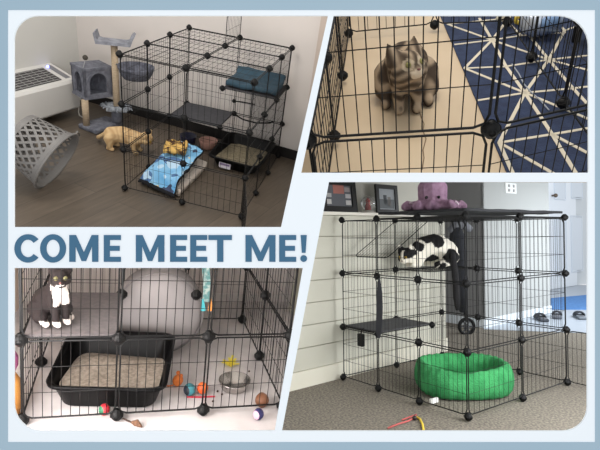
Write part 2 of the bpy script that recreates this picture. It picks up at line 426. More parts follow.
for i in range(7):
    w = .062+i*(wF-.12)/6; g.tube([HP(w, top(w,.003), -L2), HP(w, top(w,.003), gR-(sL+sR)/2-.005)], .0035, 4)
for i in range(26):
    s = -L2+i*(gR-(sL+sR)/2+L2)/25; g.tube([HP(.055, top(.055,.004), s), HP(wF-.05, top(wF-.05,.004), s)], .0022, 4)
part('slats', g, mat('grille_grey', (150,149,147), .5), gr)
c0, c1 = gR-(sL+sR)/2+.05, L2-.03
part('control_panel', MB().prism([HP(.04, top(.04,.0005), c0), HP(wF-.05, top(wF-.05,.0005), c0), HP(wF-.05, top(wF-.05,.0005), c1), HP(.04, top(.04,.0005), c1)], UP*.0015), mat('panel_grey', (120,120,124), .4), ht)
part('indicator_light', MB().ball(HP(.06, top(.06,.006), c1-.05), .012), mat('led_blue', (120,130,255), .3, emit=5), ht, True, 'glowing blue indicator')
# carpeted cat tree
PL = mat('grey_plush', (122,124,134), .95, col2=(94,96,106), scale=22, bump=.8, bscale=90)
SIS = mat('sisal', (198,178,152), .9, col2=(178,158,132), scale=30, bump=.6, stretch=(1,1,8))
c = V((-.69,-.19,0)); ct = thing(r, 'cat_tree', 'grey plush cat tree with box house and sisal posts beside the heater', 'cat tree', c)
part('base', MB().rbox((0,0,.02), (.2,.31,.04), .012, math.radians(-14)), PL, ct, True)
q1 = r.g(86.6, 125, .04)-c; q2 = r.g(117.5, 122, .04)-c
q1.z = q2.z = 0
pt = r.h_over(q2+c, 42); zb = r.h_over(q1+c, 100); zt = r.h_over(q1+c, 71)
post = part('post', MB().lathe([(.001,.04),(.027,.04),(.027,zb),(.001,zb)], 16, MX.Translation(q1)), SIS, ct, True)
part('post', MB().lathe([(.001,.04),(.027,.04),(.027,pt),(.001,pt)], 16, MX.Translation(q2)), SIS, ct, True)
part('plush_sleeve', MB().lathe([(.03,.04),(.046,.045),(.046,.155),(.03,.16)], 16, MX.Translation(q2)), PL, ct, True)
# box house with two openings
A = r.g(85.5, 100.3, zb)-c; Bq = r.g(113, 96.5, zb)-c; Cq = r.g(74, 93, zb)-c
ex1 = (Bq-A); ex1.z = 0; bw = ex1.length; ex1.normalize(); ey1 = V((-ex1.y, ex1.x, 0)); bd = max(.14, (Cq-A).dot(ey1)); bh = zt-zb
bx = MB()
def arch_wall(o, e, w, h, n, ow, oh, th=.018):
    """a wall with an arched opening in it"""
    bm = bmesh.new(); x0 = w/2
    outer = [(0,0),(w,0),(w,h),(0,h)]; hole = [(x0+ow/2, h*.16)]+[(x0+ow/2*math.cos(t), h*.16+oh*.55+oh*.45*math.sin(t)) for t in [math.pi*k/10 for k in range(11)]]+[(x0-ow/2, h*.16)]
    for lp in (outer, hole):
        vs = [bm.verts.new(o+e*x+UP*y) for x, y in lp]
        for i in range(len(vs)): bm.edges.new((vs[i], vs[(i+1) % len(vs)]))
    bmesh.ops.triangle_fill(bm, use_beauty=True, use_dissolve=False, edges=bm.edges[:])
    ge = bmesh.ops.extrude_face_region(bm, geom=bm.faces[:])
    for v in ge['geom']:
        if isinstance(v, bmesh.types.BMVert): v.co += n*th
    bx.bm(bm); bm.free()
a3 = A.copy(); a3.z = zb
arch_wall(a3, ex1, bw, bh, ey1, bw*.62, bh*.72); arch_wall(a3, ey1, bd, bh, ex1, bd*.55, bh*.72)
bx.prism([a3+ey1*bd, a3+ey1*bd+ex1*bw, a3+ey1*bd+ex1*bw+UP*bh, a3+ey1*bd+UP*bh], -ey1*.018)
bx.prism([a3+ex1*bw, a3+ex1*bw+ey1*bd, a3+ex1*bw+ey1*bd+UP*bh, a3+ex1*bw+UP*bh], -ex1*.018)
for z, t in ((0, .018), (bh-.002, .02)): bx.prism([a3+UP*z-ex1*.004-ey1*.004, a3+UP*z+ex1*(bw+.004)-ey1*.004, a3+UP*z+ex1*(bw+.004)+ey1*(bd+.004), a3+UP*z+ey1*(bd+.004)-ex1*.004], UP*t)
part('box_house', bx, PL, ct)
# cradle on top
cd = MB(); w0 = .118
prf = [(-w0-.012,.075),(-w0-.004,.05),(-w0+.004,.018),(-w0+.03,.012),(w0-.03,.012),(w0-.004,.018),(w0+.008,.05),(w0+.03,.078)]
bt = [(w0+.046,.066),(w0+.026,.03),(w0+.012,-.012),(-w0-.012,-.012),(-w0-.02,.03),(-w0-.026,.066)]
rd = MX.Rotation(math.radians(24), 3, 'Z'); pc = V((q2.x, q2.y, pt))
cd.prism([pc + rd@V((x, -.075, z)) for x, z in prf+bt], rd@V((0,.15,0)))
part('cradle', cd, mat('plush_light', (150,152,160), .95, col2=(120,122,130), scale=20, bump=.8, bscale=90), ct)
# hanging basket, fringed perch
hbk = r.at(136, 66.5, 3.98)-c
part('basket', MB().lathe([(.001,-.085),(.09,-.08),(.118,-.04),(.135,0),(.142,.004),(.142,-.008),(.128,-.05),(.1,-.095),(.001,-.1)], 20, MX.Translation(hbk)), mat('plush_dark', (72,74,84), .95, col2=(108,110,122), scale=26, bump=.8, bscale=90), ct, True)
part('basket_bar', MB().tube([(q2.x,q2.y,hbk.z-.03), hbk+V((-.135,0,-.02))], .008), mat('bar_grey', (110,108,104), .6), ct)
pz = r.h_over(q2+c, 108)
pm = MB()
pm.rbox((q2.x+.01,q2.y-.01,pz), (.17,.13,.03), .012, .4)
for k in range(90):
    a = k*2.4; l = .03+.075*random.random(); x, y = q2.x+l*1.1*math.cos(a), q2.y+l*math.sin(a)*.8; t = V((math.cos(a),math.sin(a),.3*random.random()-.3))*.03; pm.tube([V((x,y,pz+.012)), V((x,y,pz+.022))+t*.5, V((x,y,pz+.008))+t], [.012,.01,.004], 5)
part('fringed_perch', pm, mat('plush_pale', (160,166,172), .95, col2=(120,124,132), scale=30), ct, label='pale shaggy perch')
sp = r.at(83, 68, 3.95)-c; bl = r.at(85.2, 57.6, 3.95)-c
tw = part('spring', MB().tube([sp, sp.lerp(bl,.5)+V((.004,0,0)), bl], .0025), mat('spring_grey', (150,150,150), .4), ct)
part('pompom', MB().ball(bl, .021), mat('pompom', (70,66,60), .95), tw, True, 'dark brown pompom')
cb = [r.g(u, v, h) for u, v, h in ((79,107.5,.06),(78.5,112,.03),(79.5,115.5,.008),(83,117.5,.007),(88,117,.007))]
solo(r, 'power_cord', MB().tube(cb, .006, 6), mat('cord_white', (190,186,178), .6), 'pale power cord looping over the floor behind the cat tree post', 'cord')
# laundry basket on its side
ax = V((.79,.058,-.40)).normalized(); rc = r.g(57, 161, .187)
lb = thing(r, 'laundry_basket', 'grey plastic lattice laundry basket tipped over on the dark plank floor', 'basket', rc)
fx = ax.orthogonal().normalized(); fr_ = MX((fx, ax.cross(fx), ax)).transposed().to_4x4()
LG = mat('basket_grey', (112,110,108), .5)
R0, R1, LH = .162, .203, .27
rr = lambda t: R1+(R0-R1)*t
bk = MB()
def BP(t, a, dr=0): return fr_ @ V(((rr(t)+dr)*math.cos(a), (rr(t)+dr)*math.sin(a), -t*LH))
NS, NT = 22, 8
for fam in (1, -1):
    for k in range(NS):
        for i in range(NT):
            t0, t1 = .12+.76*i/NT, .12+.76*(i+1)/NT; a0 = 2*math.pi*(k+fam*3.0*i/NT)/NS; a1 = 2*math.pi*(k+fam*3.0*(i+1)/NT)/NS; w = .052
            bk.add([BP(t0,a0-w),BP(t0,a0+w),BP(t1,a1+w),BP(t1,a1-w),BP(t0,a0-w,-.004),BP(t0,a0+w,-.004),BP(t1,a1+w,-.004),BP(t1,a1-w,-.004)], [(0,1,2,3),(7,6,5,4),(0,4,5,1),(1,5,6,2),(3,2,6,7),(0,3,7,4)])
for t0, t1 in ((0,.14),(.86,1.0)): bk.lathe([(rr(t0)+.002,-t0*LH),(rr(t1)+.002,-t1*LH),(rr(t1)-.004,-t1*LH),(rr(t0)-.004,-t0*LH)], 40, fr_, closed=True)
bk.lathe([(.001,-LH+.003),(R0,-LH+.003),(R0,-LH),(.001,-LH)], 40, fr_)
part('body', bk, LG, lb)
part('rim', MB().tube([BP(0, 2*math.pi*k/40, .006) for k in range(40)], .009, 6, closed=True), LG, lb, True)
tip = min(range(60), key=lambda k: -r.pix(rc+BP(0, 2*math.pi*k/60))[0]); ha = 2*math.pi*tip/60
part('handle', MB().tube([BP(.02, ha-.42, .004), BP(.05, ha-.3, .03), BP(.06, ha, .042), BP(.05, ha+.3, .03), BP(.02, ha+.42, .004)], .008, 6), LG, lb, True)
# the pen
rg = rect_ring(2, 3)
pn = wall_panels(rg, 0, 3) + [((i,j,3),(i+1,j,3),(i+1,j+1,3),(i,j+1,3)) for i in range(2) for j in range(3)]
pn += [((0,1,1),(1,1,1),(1,0,1),(0,0,1)), ((1,1,2),(2,1,2),(2,0,2),(1,0,2)), ((1,0,3),(1,1,3),(1,1,3.95),(1,0,3.95))]
P0, P1 = r.node(2,3,0), r.node(2,3,1); dq = V((.13,-.36,0)); pn += [(P0, P0+dq, P1+dq, P1)]
nd = [(i,j,k) for i in range(3) for j in range(4) for k in range(4) if not (i == 1 and (j == 2 and k < 3 or j == 1 and k == 0))]
pen1 = pen(r, 'tall black wire pen with roof standing on dark plank floor by the cat tree', pn, nd, 10, 3, .0030, .0011, .019)
MT = mat('mat_grey', (66,66,70), .85, col2=(58,58,62), scale=40)
def shelf_mat(pp, cs, z, m=MT, name='shelf', room=r):
    p = [room.node(i, j, z)+UP*.004 for i, j in cs]; ce = sum(p, V())/4
    part(name, MB().prism([q+(ce-q)*.03 for q in p], UP*.006), m, pp, label='solid grey felt shelf')
shelf_mat(pen1, ((0,0),(1,0),(1,1),(0,1)), 1); shelf_mat(pen1, ((1,0),(2,0),(2,1),(1,1)), 2)
# teal blanket on the upper shelf
def cloth(quad, n, h, th, fn):
    """blanket over four corner points with folds; returns MB"""
    a, b, cc, d = (V(q) for q in quad); mb = MB(); vs, fs = [], []
    def P(s, t, up):
        p = a.lerp(b, s).lerp(d.lerp(cc, s), t); return p + UP*(h + fn(s, t) + up)
    for lay in (th, 0):
        for i in range(n+1):
            for j in range(n+1): vs.append(P(i/n, j/n, lay))
    K = (n+1)**2
    idx = lambda i, j, l=0: l*K+i*(n+1)+j
    mi = []
    for i in range(n):
        for j in range(n):
            fs.append((idx(i,j),idx(i+1,j),idx(i+1,j+1),idx(i,j+1))); fs.append((idx(i,j+1,1),idx(i+1,j+1,1),idx(i+1,j,1),idx(i,j,1)))
            e = 1 if min(i, j, n-1-i, n-1-j) < 1 else 0; mi += [e, e]
    for i in range(n):
        for q in ((idx(i,0),idx(i,0,1),idx(i+1,0,1),idx(i+1,0)), (idx(i,n),idx(i+1,n),idx(i+1,n,1),idx(i,n,1)), (idx(0,i),idx(0,i+1),idx(0,i+1,1),idx(0,i,1)), (idx(n,i),idx(n,i,1),idx(n,i+1,1),idx(n,i+1))): fs.append(q); mi.append(1)
    mb.add(vs, fs); mb.m = mi; return mb
z2 = r.node(0,0,2).z
tq = [r.node(1.04,.96,2), r.node(1.96,.96,2), r.node(1.96,.06,2), r.node(1.04,.06,2)]
TEAL = mat('teal_fleece', (44,66,80), .95, col2=(56,80,94), scale=9, bump=.5)
solo(r, 'teal_blanket', cloth(tq, 22, .014, .03, lambda s, t: .012*noise.noise(V((s*4,t*4,.3)))+.012+.05*math.exp(-((t-.93)/.1)**2)), [TEAL, TEAL], 'folded dark teal blanket on the upper shelf of the tall pen', 'blanket', smooth=True)
# printed blanket over white cushion
cq = [r.g(149,181.5), r.g(179,197), r.g(207,168), r.g(180,156)]
cc_ = sum(cq, V())/4
cu = cloth(cq, 16, .004, .045, lambda s, t: .008*math.sin(math.pi*s)*math.sin(math.pi*t)+.002*noise.noise(V((s*6,t*6,0))))
WC = mat('cushion_white', (206,196,186), .9, col2=(190,180,170), scale=12)
solo(r, 'pet_cushion', cu, [WC, WC], 'off white pet cushion under the blue printed blanket', 'cushion', smooth=True)
def print_mat():
    m = mat('blue_print', (96,160,205), .9, col2=(150,196,224), scale=7, bump=.3)
    n, l = m.node_tree.nodes, m.node_tree.links; b = n['Principled BSDF']
    src = b.inputs['Base Color'].links[0].from_socket; vec = n['Mapping'].outputs[0]
    for col, sc, th, off in (((78,112,156), 7, .64, 0), ((176,204,224), 8, .62, 3.1), ((60,70,96), 10, .74, 5.3), ((216,190,130), 13, .74, 7.7)):
        mp = n.new('ShaderNodeMapping'); mp.inputs['Location'].default_value = (off,off*.7,0); l.new(vec, mp.inputs[0])
        t = n.new('ShaderNodeTexNoise'); t.inputs['Scale'].default_value = sc; t.inputs['Detail'].default_value = 1.5; l.new(mp.outputs[0], t.inputs['Vector'])
        gt = n.new('ShaderNodeMath'); gt.operation = 'GREATER_THAN'; gt.inputs[1].default_value = th*.9; l.new(t.outputs['Fac'], gt.inputs[0])
        x = n.new('ShaderNodeMix'); x.data_type = 'RGBA'; l.new(gt.outputs[0], x.inputs[0]); l.new(src, x.inputs[6]); x.inputs[7].default_value = (*lin(col),1); src = x.outputs[2]
    l.new(src, b.inputs['Base Color']); return m
bq = [r.g(138,184.5), r.g(174,200.5), r.g(204,161,.07), r.g(176,150,.07)]
def fb_(s, t):
    e = min(s, t); k = min(1, e/.13); k = k*k*(3-2*k)
    w = noise.noise(V((s*3.2,t*3.2,1.7)))
    return .006 + .012*abs(noise.noise(V((s*7,t*7,9)))) + k*(.068+.03*math.sin(math.pi*s)*math.sin(math.pi*t)+.026*max(-.4, w)+.012*noise.noise(V((s*8,t*8,4))))
bl_ = cloth(bq, 34, .012, .012, fb_)
solo(r, 'printed_blanket', bl_, [print_mat(), mat('black_binding', (18,19,24), .9)], 'rumpled blue printed fleece blanket with black edging on pet cushion', 'blanket', smooth=True)
yl = cloth([V((q.x,q.y,0)) for q in (r.g(163,157,.15), r.g(185,160,.15), r.g(188,150,.15), r.g(167,147,.15))], 12, .184, .03, lambda s, t: .03*noise.noise(V((s*5,t*5,2))))
YB = mat('plush_toy_yellow', (206,168,96), .95, col2=(76,52,34), scale=26, ramp=(.45,.58))
solo(r, 'plush_toy', yl, [YB, YB], 'yellow and brown plush toy lying on the blue printed blanket', 'toy', smooth=True)
def bowl(room, name, loc, R, h, m, label, cat='bowl', extra=None):
    t = thing(room, name, label, cat, loc)
    part('dish', MB().lathe([(.001,0),(R*.72,0),(R*.8,.004),(R,h*.95),(R,h),(R*.95,h),(R*.72,h*.25),(.001,h*.2)], 28), m, t, True)
    return t
bw_ = bowl(r, 'food_bowl', r.g(208,147.5), .078, .07, mat('salmon', (214,166,150), .5), 'salmon pink round food bowl at the back of the tall pen')
bowl(r, 'water_bowl', r.g(188,144), .07, .08, mat('navy', (38,40,66), .4), 'dark navy round bowl left of the salmon pink bowl')
# litter tray
def tray(room, name, label, corners, h, hback, m, lit, lh, mound=None, flare=.04):
    """corners: front-left, front-right, back-right, back-left on the floor"""
    c = sum(corners, V())/4; e = (corners[1]-corners[0]+corners[2]-corners[3]); w = e.length/2; e.normalize(); f = V((-e.y, e.x, 0)); d = ((corners[3]-corners[0]+corners[2]-corners[1]).dot(f))/2
    t = thing(room, name, label, 'litter box', c, math.atan2(e.y, e.x))
    def loop(gw, z0, fz=None, n=8):
        out = []; rad = .06; W, Dp = w/2+gw, d/2+gw
        for sx, sy, a0 in ((1,-1,-90),(1,1,0),(-1,1,90),(-1,-1,180)):
            for k in range(n+1):
                a = math.radians(a0+90*k/n); x = sx*(W-rad)+rad*math.cos(a); y = sy*(Dp-rad)+rad*math.sin(a)
                z = z0 if fz is None else fz(y/Dp)
                out.append(V((x, y, z)))
        return out
    top_ = lambda off: (lambda y: (h+(hback-h)*max(0, min(1, (y+.25)/.7))**1.2)+off)
    rings = [loop(-.02,0), loop(0,.008), loop(flare*.8,0,lambda y: top_(0)(y)*.86), loop(flare*1.25,0,top_(-.012)), loop(flare*1.3,0,top_(0)), loop(flare*.95,0,top_(.001)), loop(flare*.7,0,lambda y: top_(0)(y)*.85), loop(-.008,.014)]
    k = len(rings[0]); mb = MB(); vs = [p for q in rings for p in q]; fs = []
    for i in range(len(rings)-1):
        for j in range(k): fs.append((i*k+j, i*k+(j+1) % k, (i+1)*k+(j+1) % k, (i+1)*k+j))
    fs += [tuple(reversed(range(k))), tuple((len(rings)-1)*k+j for j in range(k))]
    mb.add(vs, fs); part('tub', mb, m, t, True)
    lm = MB(); L = loop(flare*.25, lh); cvs = [V((0,0,lh+.01))]; n = len(L); vs = []; fs = []
    rs = 10
    for i in range(rs+1):
        for j in range(n):
            p = L[j]*(i/rs); z = lh+.012*noise.noise(p*16)
            if mound: z += mound[2]*math.exp(-((p.x-mound[0])**2+(p.y-mound[1])**2)/mound[3]**2)
            vs.append(V((p.x, p.y, z)))
    for i in range(rs):
        for j in range(n): fs.append((i*n+j, i*n+(j+1) % n, (i+1)*n+(j+1) % n, (i+1)*n+j))
    lm.add(vs, fs); o = part('litter', lm, lit, t, True); o['kind'] = 'stuff'
    return t, w, d
TB = mat('tray_black', (4,4,5), .45, spec=.14); 
LT = mat('litter_tan', (132,122,100), .95, col2=(104,96,78), scale=60, bump=.6)
t1, tw_, td_ = tray(r, 'litter_tray', 'black litter tray with tan litter and a white sticker in the tall pen', [r.g(219,167), r.g(255,177), r.g(265,159), r.g(228,150)], .10, .15, TB, LT, .07)
stk = part('sticker', MB().box((-tw_*.18, -td_/2-.039, .045), (.095,.002,.045)), mat('sticker_white', (200,196,204), .5), t1, label='white paper sticker')
part('sticker_print', MB().box((-tw_*.18, -td_/2-.0405, .054), (.08,.001,.016)), mat('sticker_purple', (122,104,140), .5), stk)
# black cord hanging in the pen
kp = [r.hit(u, v, r.node(0,.5,0), (0,1,0)) for u, v in ((232,113),(243,119.5),(256,123),(270,123),(273,121.5))]
solo(r, 'black_cable', MB().tube(kp, .0065, 6), BLK, 'thick black cord sagging in an arc above the litter tray', 'cord')
kp = [r.hit(u, v, r.node(0,.5,0), (0,1,0)) for u, v in ((234,101),(242,102),(255,104.5))]
wd = thing(r, 'toy_rod', 'short black rod with a knob hanging below the teal blanket', 'toy')
part('rod', MB().tube(kp, .005, 6), BLK, wd); part('knob', MB().ball(kp[0], .016), CONN, wd, True)
# ginger cat crouching behind the left side of the pen
gc = r.g(128, 151); gz = math.atan2(.1, 1)
def ginger(p, hl):
    t = .5+.5*math.sin(p.x*95+8*noise.noise(p*12)); return mixc((200,172,130), (178,144,102), t*.8)
gt = thing(r, 'ginger_cat', 'pale ginger cat crouching on dark planks at the left of the tall pen', 'cat', gc, gz)
Mh, hpz, ears = cat_head((.15,0,.135), 0, -.5, 1.0)
bp_ = [[((-.13,0,.115), .062), ((-.05,0,.13), .066), ((.05,0,.12), .06), ((.1,0,.125), .045), ((.14,0,.135), .038)]]
for s in (1, -1):
    bp_ += [[((-.13,.04*s,.1), .045), ((-.12,.05*s,.05), .026), ((-.14,.05*s,.018), .016), ((-.1,.05*s,.014), .016)], [((.06,.035*s,.1), .034), ((.065,.04*s,.05), .02), ((.07,.04*s,.015), .016), ((.09,.04*s,.013), .016)]]
bp_ += [[((-.18,0,.11), .018), ((-.25,.02,.06), .016), ((-.27,.08,.03), .015)]]
part('body', None, None, gt, me=blob('ginger_body', bp_+hpz, .0065, coat('ginger_fur'), lambda p: ginger(p, None), 4, ears)); cat_face(gt, Mh, 1, EYE_Y)

# ================================================================== set 2: tabby in a pen
r = RM[2]
FB = mat('beige_floor', (203,184,156), .5, col2=(194,174,146), scale=3, detail=5)
slab(r, 'floor', [(-3,-2,0),(3,-2,0),(3,4,0),(-3,4,0)], .02, FB)
# cracks are thin dark seams in the floor
ck = [r.g(u, v, .0006) for u, v in ((419,108),(421,117),(424,124),(423,131),(426,139),(423,150),(424,158),(422,170))]
cm = MB()
for a, b in zip(ck, ck[1:]):
    w = (b-a).cross(UP).normalized()*.0016; cm.prism([a-w, a+w, b+w, b-w], UP*.0004)
struct(r, 'trim_seam', cm, mat('seam_dark', (120,100,78), .8))
# rug
e0, e1 = r.g(440,16), r.g(513,189); rx = (e1-e0).normalized(); rn = V((-rx.y, rx.x, 0))
if rn.x < 0: rn = -rn
rp = r.clip([e0-rx*1.5, e1+rx*1.0, e1+rx*1.0+rn*2.6, e0-rx*1.5+rn*2.6])
NAVY = mat('rug_navy', (46,58,86), .95, col2=(38,48,73), scale=30, bump=.4, bscale=220); CRM = mat('rug_cream', (206,197,178), .95)
rug = thing(r, 'area_rug', 'navy blue rug with cream lines in triangles under the pen', 'rug')
part('pile', MB().prism([p+UP*.006 for p in rp], -UP*.005), NAVY, rug)
Z1 = lambda x, y: (440+x*.3774, 10+y*.3774)
A_, B_, C_, D_, E_2, G_, F_, H_, I_ = Z1(138,80), Z1(288,132), Z1(225,220), Z1(297,330), Z1(352,208), Z1(65,155), Z1(175,150), Z1(100,240), Z1(157,352)
seg = [(A_,Z1(20,38)),(A_,Z1(38,92)),(A_,G_),(G_,F_),(F_,B_),(G_,C_),(A_,F_),(F_,C_),(A_,Z1(104,22)),(A_,Z1(215,68)),(Z1(215,68),Z1(335,60)),(A_,Z1(185,18)),(A_,B_),(B_,C_),(H_,C_),(C_,E_2),(E_2,Z1(420,200)),(C_,I_),(C_,D_),(C_,Z1(420,300)),
       (I_,D_),(D_,Z1(425,308)),(D_,Z1(370,450)),(I_,Z1(320,445)),(B_,E_2),(E_2,Z1(430,292)),(B_,Z1(430,170)),(B_,Z1(420,118)),(B_,Z1(330,55)),(Z1(330,55),Z1(400,30)),(Z1(200,22),B_),(Z1(20,38),Z1(150,25)),(Z1(215,68),Z1(160,14)),(Z1(330,55),Z1(290,10)),(D_,Z1(430,400)),(I_,Z1(200,450))]
ln = MB()
for a, b in seg:
    a, b = r.g(*a, .0062), r.g(*b, .0062); w = (b-a).cross(UP).normalized()*.0054
    pp = r.clip([a-w, a+w, b+w, b-w], False)
    if pp: ln.prism(pp, UP*.0015)
part('line_pattern', ln, CRM, rug, label='cream woven lines')
# pen
NX = {(2,0):(1.78,.12), (2,1):(1.82,.95), (2,2):(1.86,1.75), (2,3):(1.93,2.75)}
def xy2(i, j, k):
    if (i, j) in NX: i, j = NX[(i, j)]
    return r.node(i, j, k)
ring2 = [((0,0),(1,0)),((1,0),(2,0)),((0,0),(0,1)),((0,1),(0,2)),((0,2),(0,3)),((2,0),(2,1)),((2,1),(2,2)),((2,2),(2,3)),((0,3),(1,3)),((1,3),(2,3))]
pn = [q+((14 if q[0][1] == q[1][1] == 3 else 9, 3),) for q in wall_panels(ring2, 0, 2)]
nd = [(i,j,k) for i in range(3) for j in range(4) for k in (0,1,2) if not (i == 1 and 0 < j < 3)]
pen(r, 'black wire pen on beige floor and navy rug around the tabby cat', pn, nd, 14, 3, .0030, .0012, .017, xy2)
# tabby cat
def tabby(p, hl):
    n1 = noise.noise(p*14); L_, K_ = (160,142,120), (58,48,40)
    if hl.length < .078:
        t = .5+.5*math.sin(hl.y*230+2*n1) if hl.z > .012 else .5+.5*math.sin(hl.z*240+abs(hl.y)*60)
        c = mixc(L_, K_, t*.85)
        if hl.x > .02 and .008 < (V((hl.x,abs(hl.y),hl.z))-V((.043,.0195,.010))).length < .0165: c = mixc(c, (206,190,164), .75)
        if hl.x > .042 and -.03 < hl.z < -.008 and abs(hl.y) < .02: c = (206,190,168)
        return c
    t = .5+.5*math.sin(p.z*85+p.x*70+5*n1+2.5*math.sin(p.y*26)); t = max(0, min(1, (t-.3)*1.9))
    c = mixc(L_, K_, t*.9)
    if p.x > .05 and .09 < p.z < .17 and abs(p.y) < .03: c = mixc(c, (180,164,142), .7)
    return c
tp = r.g(408, 117)+V((.0,.125,0))
sitting_cat(r, 'tabby_cat', 'brown tabby cat sitting on beige floor inside the pen looking aside', tp, -math.pi/2, 1.0, .5, .42, tabby, EYE_T, tail=False, head=(.128,.0,.168), el=1.08)
# things beyond the pen
bgp = r.g(539, 36, .008)
bag = thing(r, 'reflective_bag', 'silver reflective carrier bag lying on the navy rug behind the pen', 'bag', bgp)
SV = mat('silver_foil', (216,222,230), .3, .7, col2=(150,172,206), scale=6, bump=.5, bscale=18)
mbm = MB().rbox((0,0,.06), (.15,.12,.10), .04, .3); part('body', mbm, SV, bag, True)
part('mesh_window', MB().rbox((.015,-.05,.07), (.08,.04,.045), .02, .3), mat('mesh_blue', (120,150,190), .6), bag, True)
yp = r.g(533, 23, .011)
yt = thing(r, 'ring_toy', 'tangled yellow toy lying on the navy rug by the silver bag', 'toy', yp)
part('loops', MB().tube([(.05*math.cos(t*1.0)+.02*math.cos(3*t), .05*math.sin(t)+.02*math.sin(2*t), .02+.012*math.sin(5*t)) for t in [2*math.pi*k/40 for k in range(40)]], .009, 6, closed=True), mat('toy_yellow', (206,180,70), .6), yt, True)
part('ribbon', MB().tube([(-.05,0,.01),(-.01,.03,.03),(.04,-.02,.012),(.07,.02,.01)], .006, 5), mat('toy_dark', (60,50,40), .7), yt)
sb = thing(r, 'dark_armchair', 'dark grey upholstered seat corner behind the silver bag', 'chair', r.g(594, 65, .008))
SD = mat('dark_upholstery', (58,60,62), .9, col2=(48,50,52), scale=20)
part('cushion', MB().rbox((.12,.12,.13), (.26,.26,.16), .05, .2), SD, sb, True)
part('back', MB().rbox((.22,.26,.26), (.3,.1,.34), .05, .2), SD, sb, True)
for dx, dy in ((0,0),(.2,.0),(0,.2),(.2,.2)): part('leg', MB().tube([(dx+.0,dy+.02,0),(dx,dy+.02,.06)], .015), CONN, sb)
def ch(u, v): return r.g(u, v, .01)
solo(r, 'string_toy', MB().tube([ch(512,64),ch(519,74),ch(524,84),ch(531,92),ch(541,101),ch(549,110)], .0022, 5), mat('string_grey', (150,156,166), .8), 'thin grey string lying across the navy rug', 'string')
cp = r.g(501,22.5,.0085)
solo(r, 'crumpled_ball', MB().ball((0,0,.02), .02, (1.2,1,.8), 8), mat('paper_pale', (196,190,170), .8), 'small crumpled pale ball on the far navy rug', 'toy', cp)

# ================================================================== set 3: kitten and toys
r = RM[3]
WF = mat('white_sheet', (206,200,199), .8, col2=(176,170,170), scale=5, detail=6, bump=.25, bscale=9, ramp=(.42,.7))
slab(r, 'floor', [(-2,-2,0),(3,-2,0),(3,2,0),(-2,2,0)], .02, WF)
yb = r.g(240, 301).y
CU = mat('curtain_grey', (212,204,200), .9, col2=(184,176,172), scale=3, stretch=(9,1,.2), ramp=(.4,.6))
slab(r, 'wall_back', [(-2,yb,0),(3,yb,0),(3,yb,1.6),(-2,yb,1.6)], .02, CU)
bbp = [V((-2,yb,0)), V((3,yb,0))]; bb(r, 'baseboard_back', bbp[0], bbp[1], .05, .01, V((0,-1,0)), mat('baseboard_pale', (196,190,186), .6))
xl = -.22
slab(r, 'wall_left', [(xl,-2,0),(xl,yb,0),(xl,yb,1.6),(xl,-2,1.6)], .02, mat('wall_cream', (232,214,196), .9, col2=(212,192,174), scale=2, stretch=(1,10,.2), ramp=(.4,.6)))
rg = rect_ring(3, 2)
pn = wall_panels(rg, 0, 1) + wall_panels(rg, 1, 2) + [((1,1,0),(1,2,0),(1,2,1),(1,1,1))][:0]
nd = [(i,j,k) for i in range(4) for j in range(3) for k in (0,1) if not (j == 1 and i in (1,2) and k == 0)]
pen3 = pen(r, 'black wire pen on white sheet with kitten on its grey shelf', pn, nd, 10, 3, .0036, .0014, .0215)
p = [r.node(i, j, 1)+UP*.004 for i, j in ((.03,1.97),(.98,1.97),(1,1.02),(0,1.02))]
part('shelf', MB().prism(p, UP*.008), mat('felt_grey', (104,98,98), .95, col2=(92,87,88), scale=50), pen3, label='grey felt shelf')
zs = r.node(0,0,1).z+.012
# kitten
kp_ = r.g(53, 320, zs+.008)
def tux(p, hl):
    W, K = (214,204,198), (34,28,28)
    if hl.length < .055:
        return W if (hl.x > .046 and hl.z < -.016 and abs(hl.y) < .016) or (hl.x > .02 and hl.z < -.036) else K
    if p.x > .02 and abs(p.y) < .045 and .12 < p.z < .25 and p.x > .055-.0*p.z: return W
    if p.z < .032 and p.x > .03: return W
    return K
lk = r.o - kp_
sitting_cat(r, 'tuxedo_kitten', 'black and white kitten sitting on the grey felt shelf', kp_, math.atan2(lk.y, lk.x)+.5, .68, -.5, -.05, tux, EYE_K, tail=False, vox=.0042, head=(.075,0,.275))
# litter box
t3, w3, d3 = tray(r, 'litter_tray', 'large black litter tray with pale litter under the grey shelf', [r.g(66,407), r.g(157,410), r.g(161,372), r.g(72,370)], .115, .175, TB, mat('litter_grey', (168,156,142), .95, col2=(136,124,112), scale=70, bump=.6), .075, (-.1,.06,.035,.06), .035)
# round grey tent
tz = r.g(157, 354); rad = .205
tent = thing(r, 'round_pet_tent', 'pale grey round fabric tent behind the black litter tray', 'pet tent', tz)
Mt = MX.Translation(V((0,0,rad+.005))) @ MX.Rotation(math.atan2((r.o-tz).y, (r.o-tz).x), 4, 'Z') @ MX.Rotation(math.pi/2, 4, 'Y')
GF = mat('grey_mesh_fabric', (152,147,147), .8, col2=(136,132,133), scale=4)
part('cover', MB().lathe([(.001,.05),(rad*.5,.045),(rad*.85,.03),(rad,.0),(rad,-.12),(rad*.85,-.14),(.001,-.15)], 40, Mt), GF, tent, True)
part('hoop', MB().tube([Mt@V((rad*1.005*math.cos(t), rad*1.005*math.sin(t), .004)) for t in [2*math.pi*k/48 for k in range(48)]], .004, 6, closed=True), mat('hoop_grey', (120,116,116), .5), tent, True)
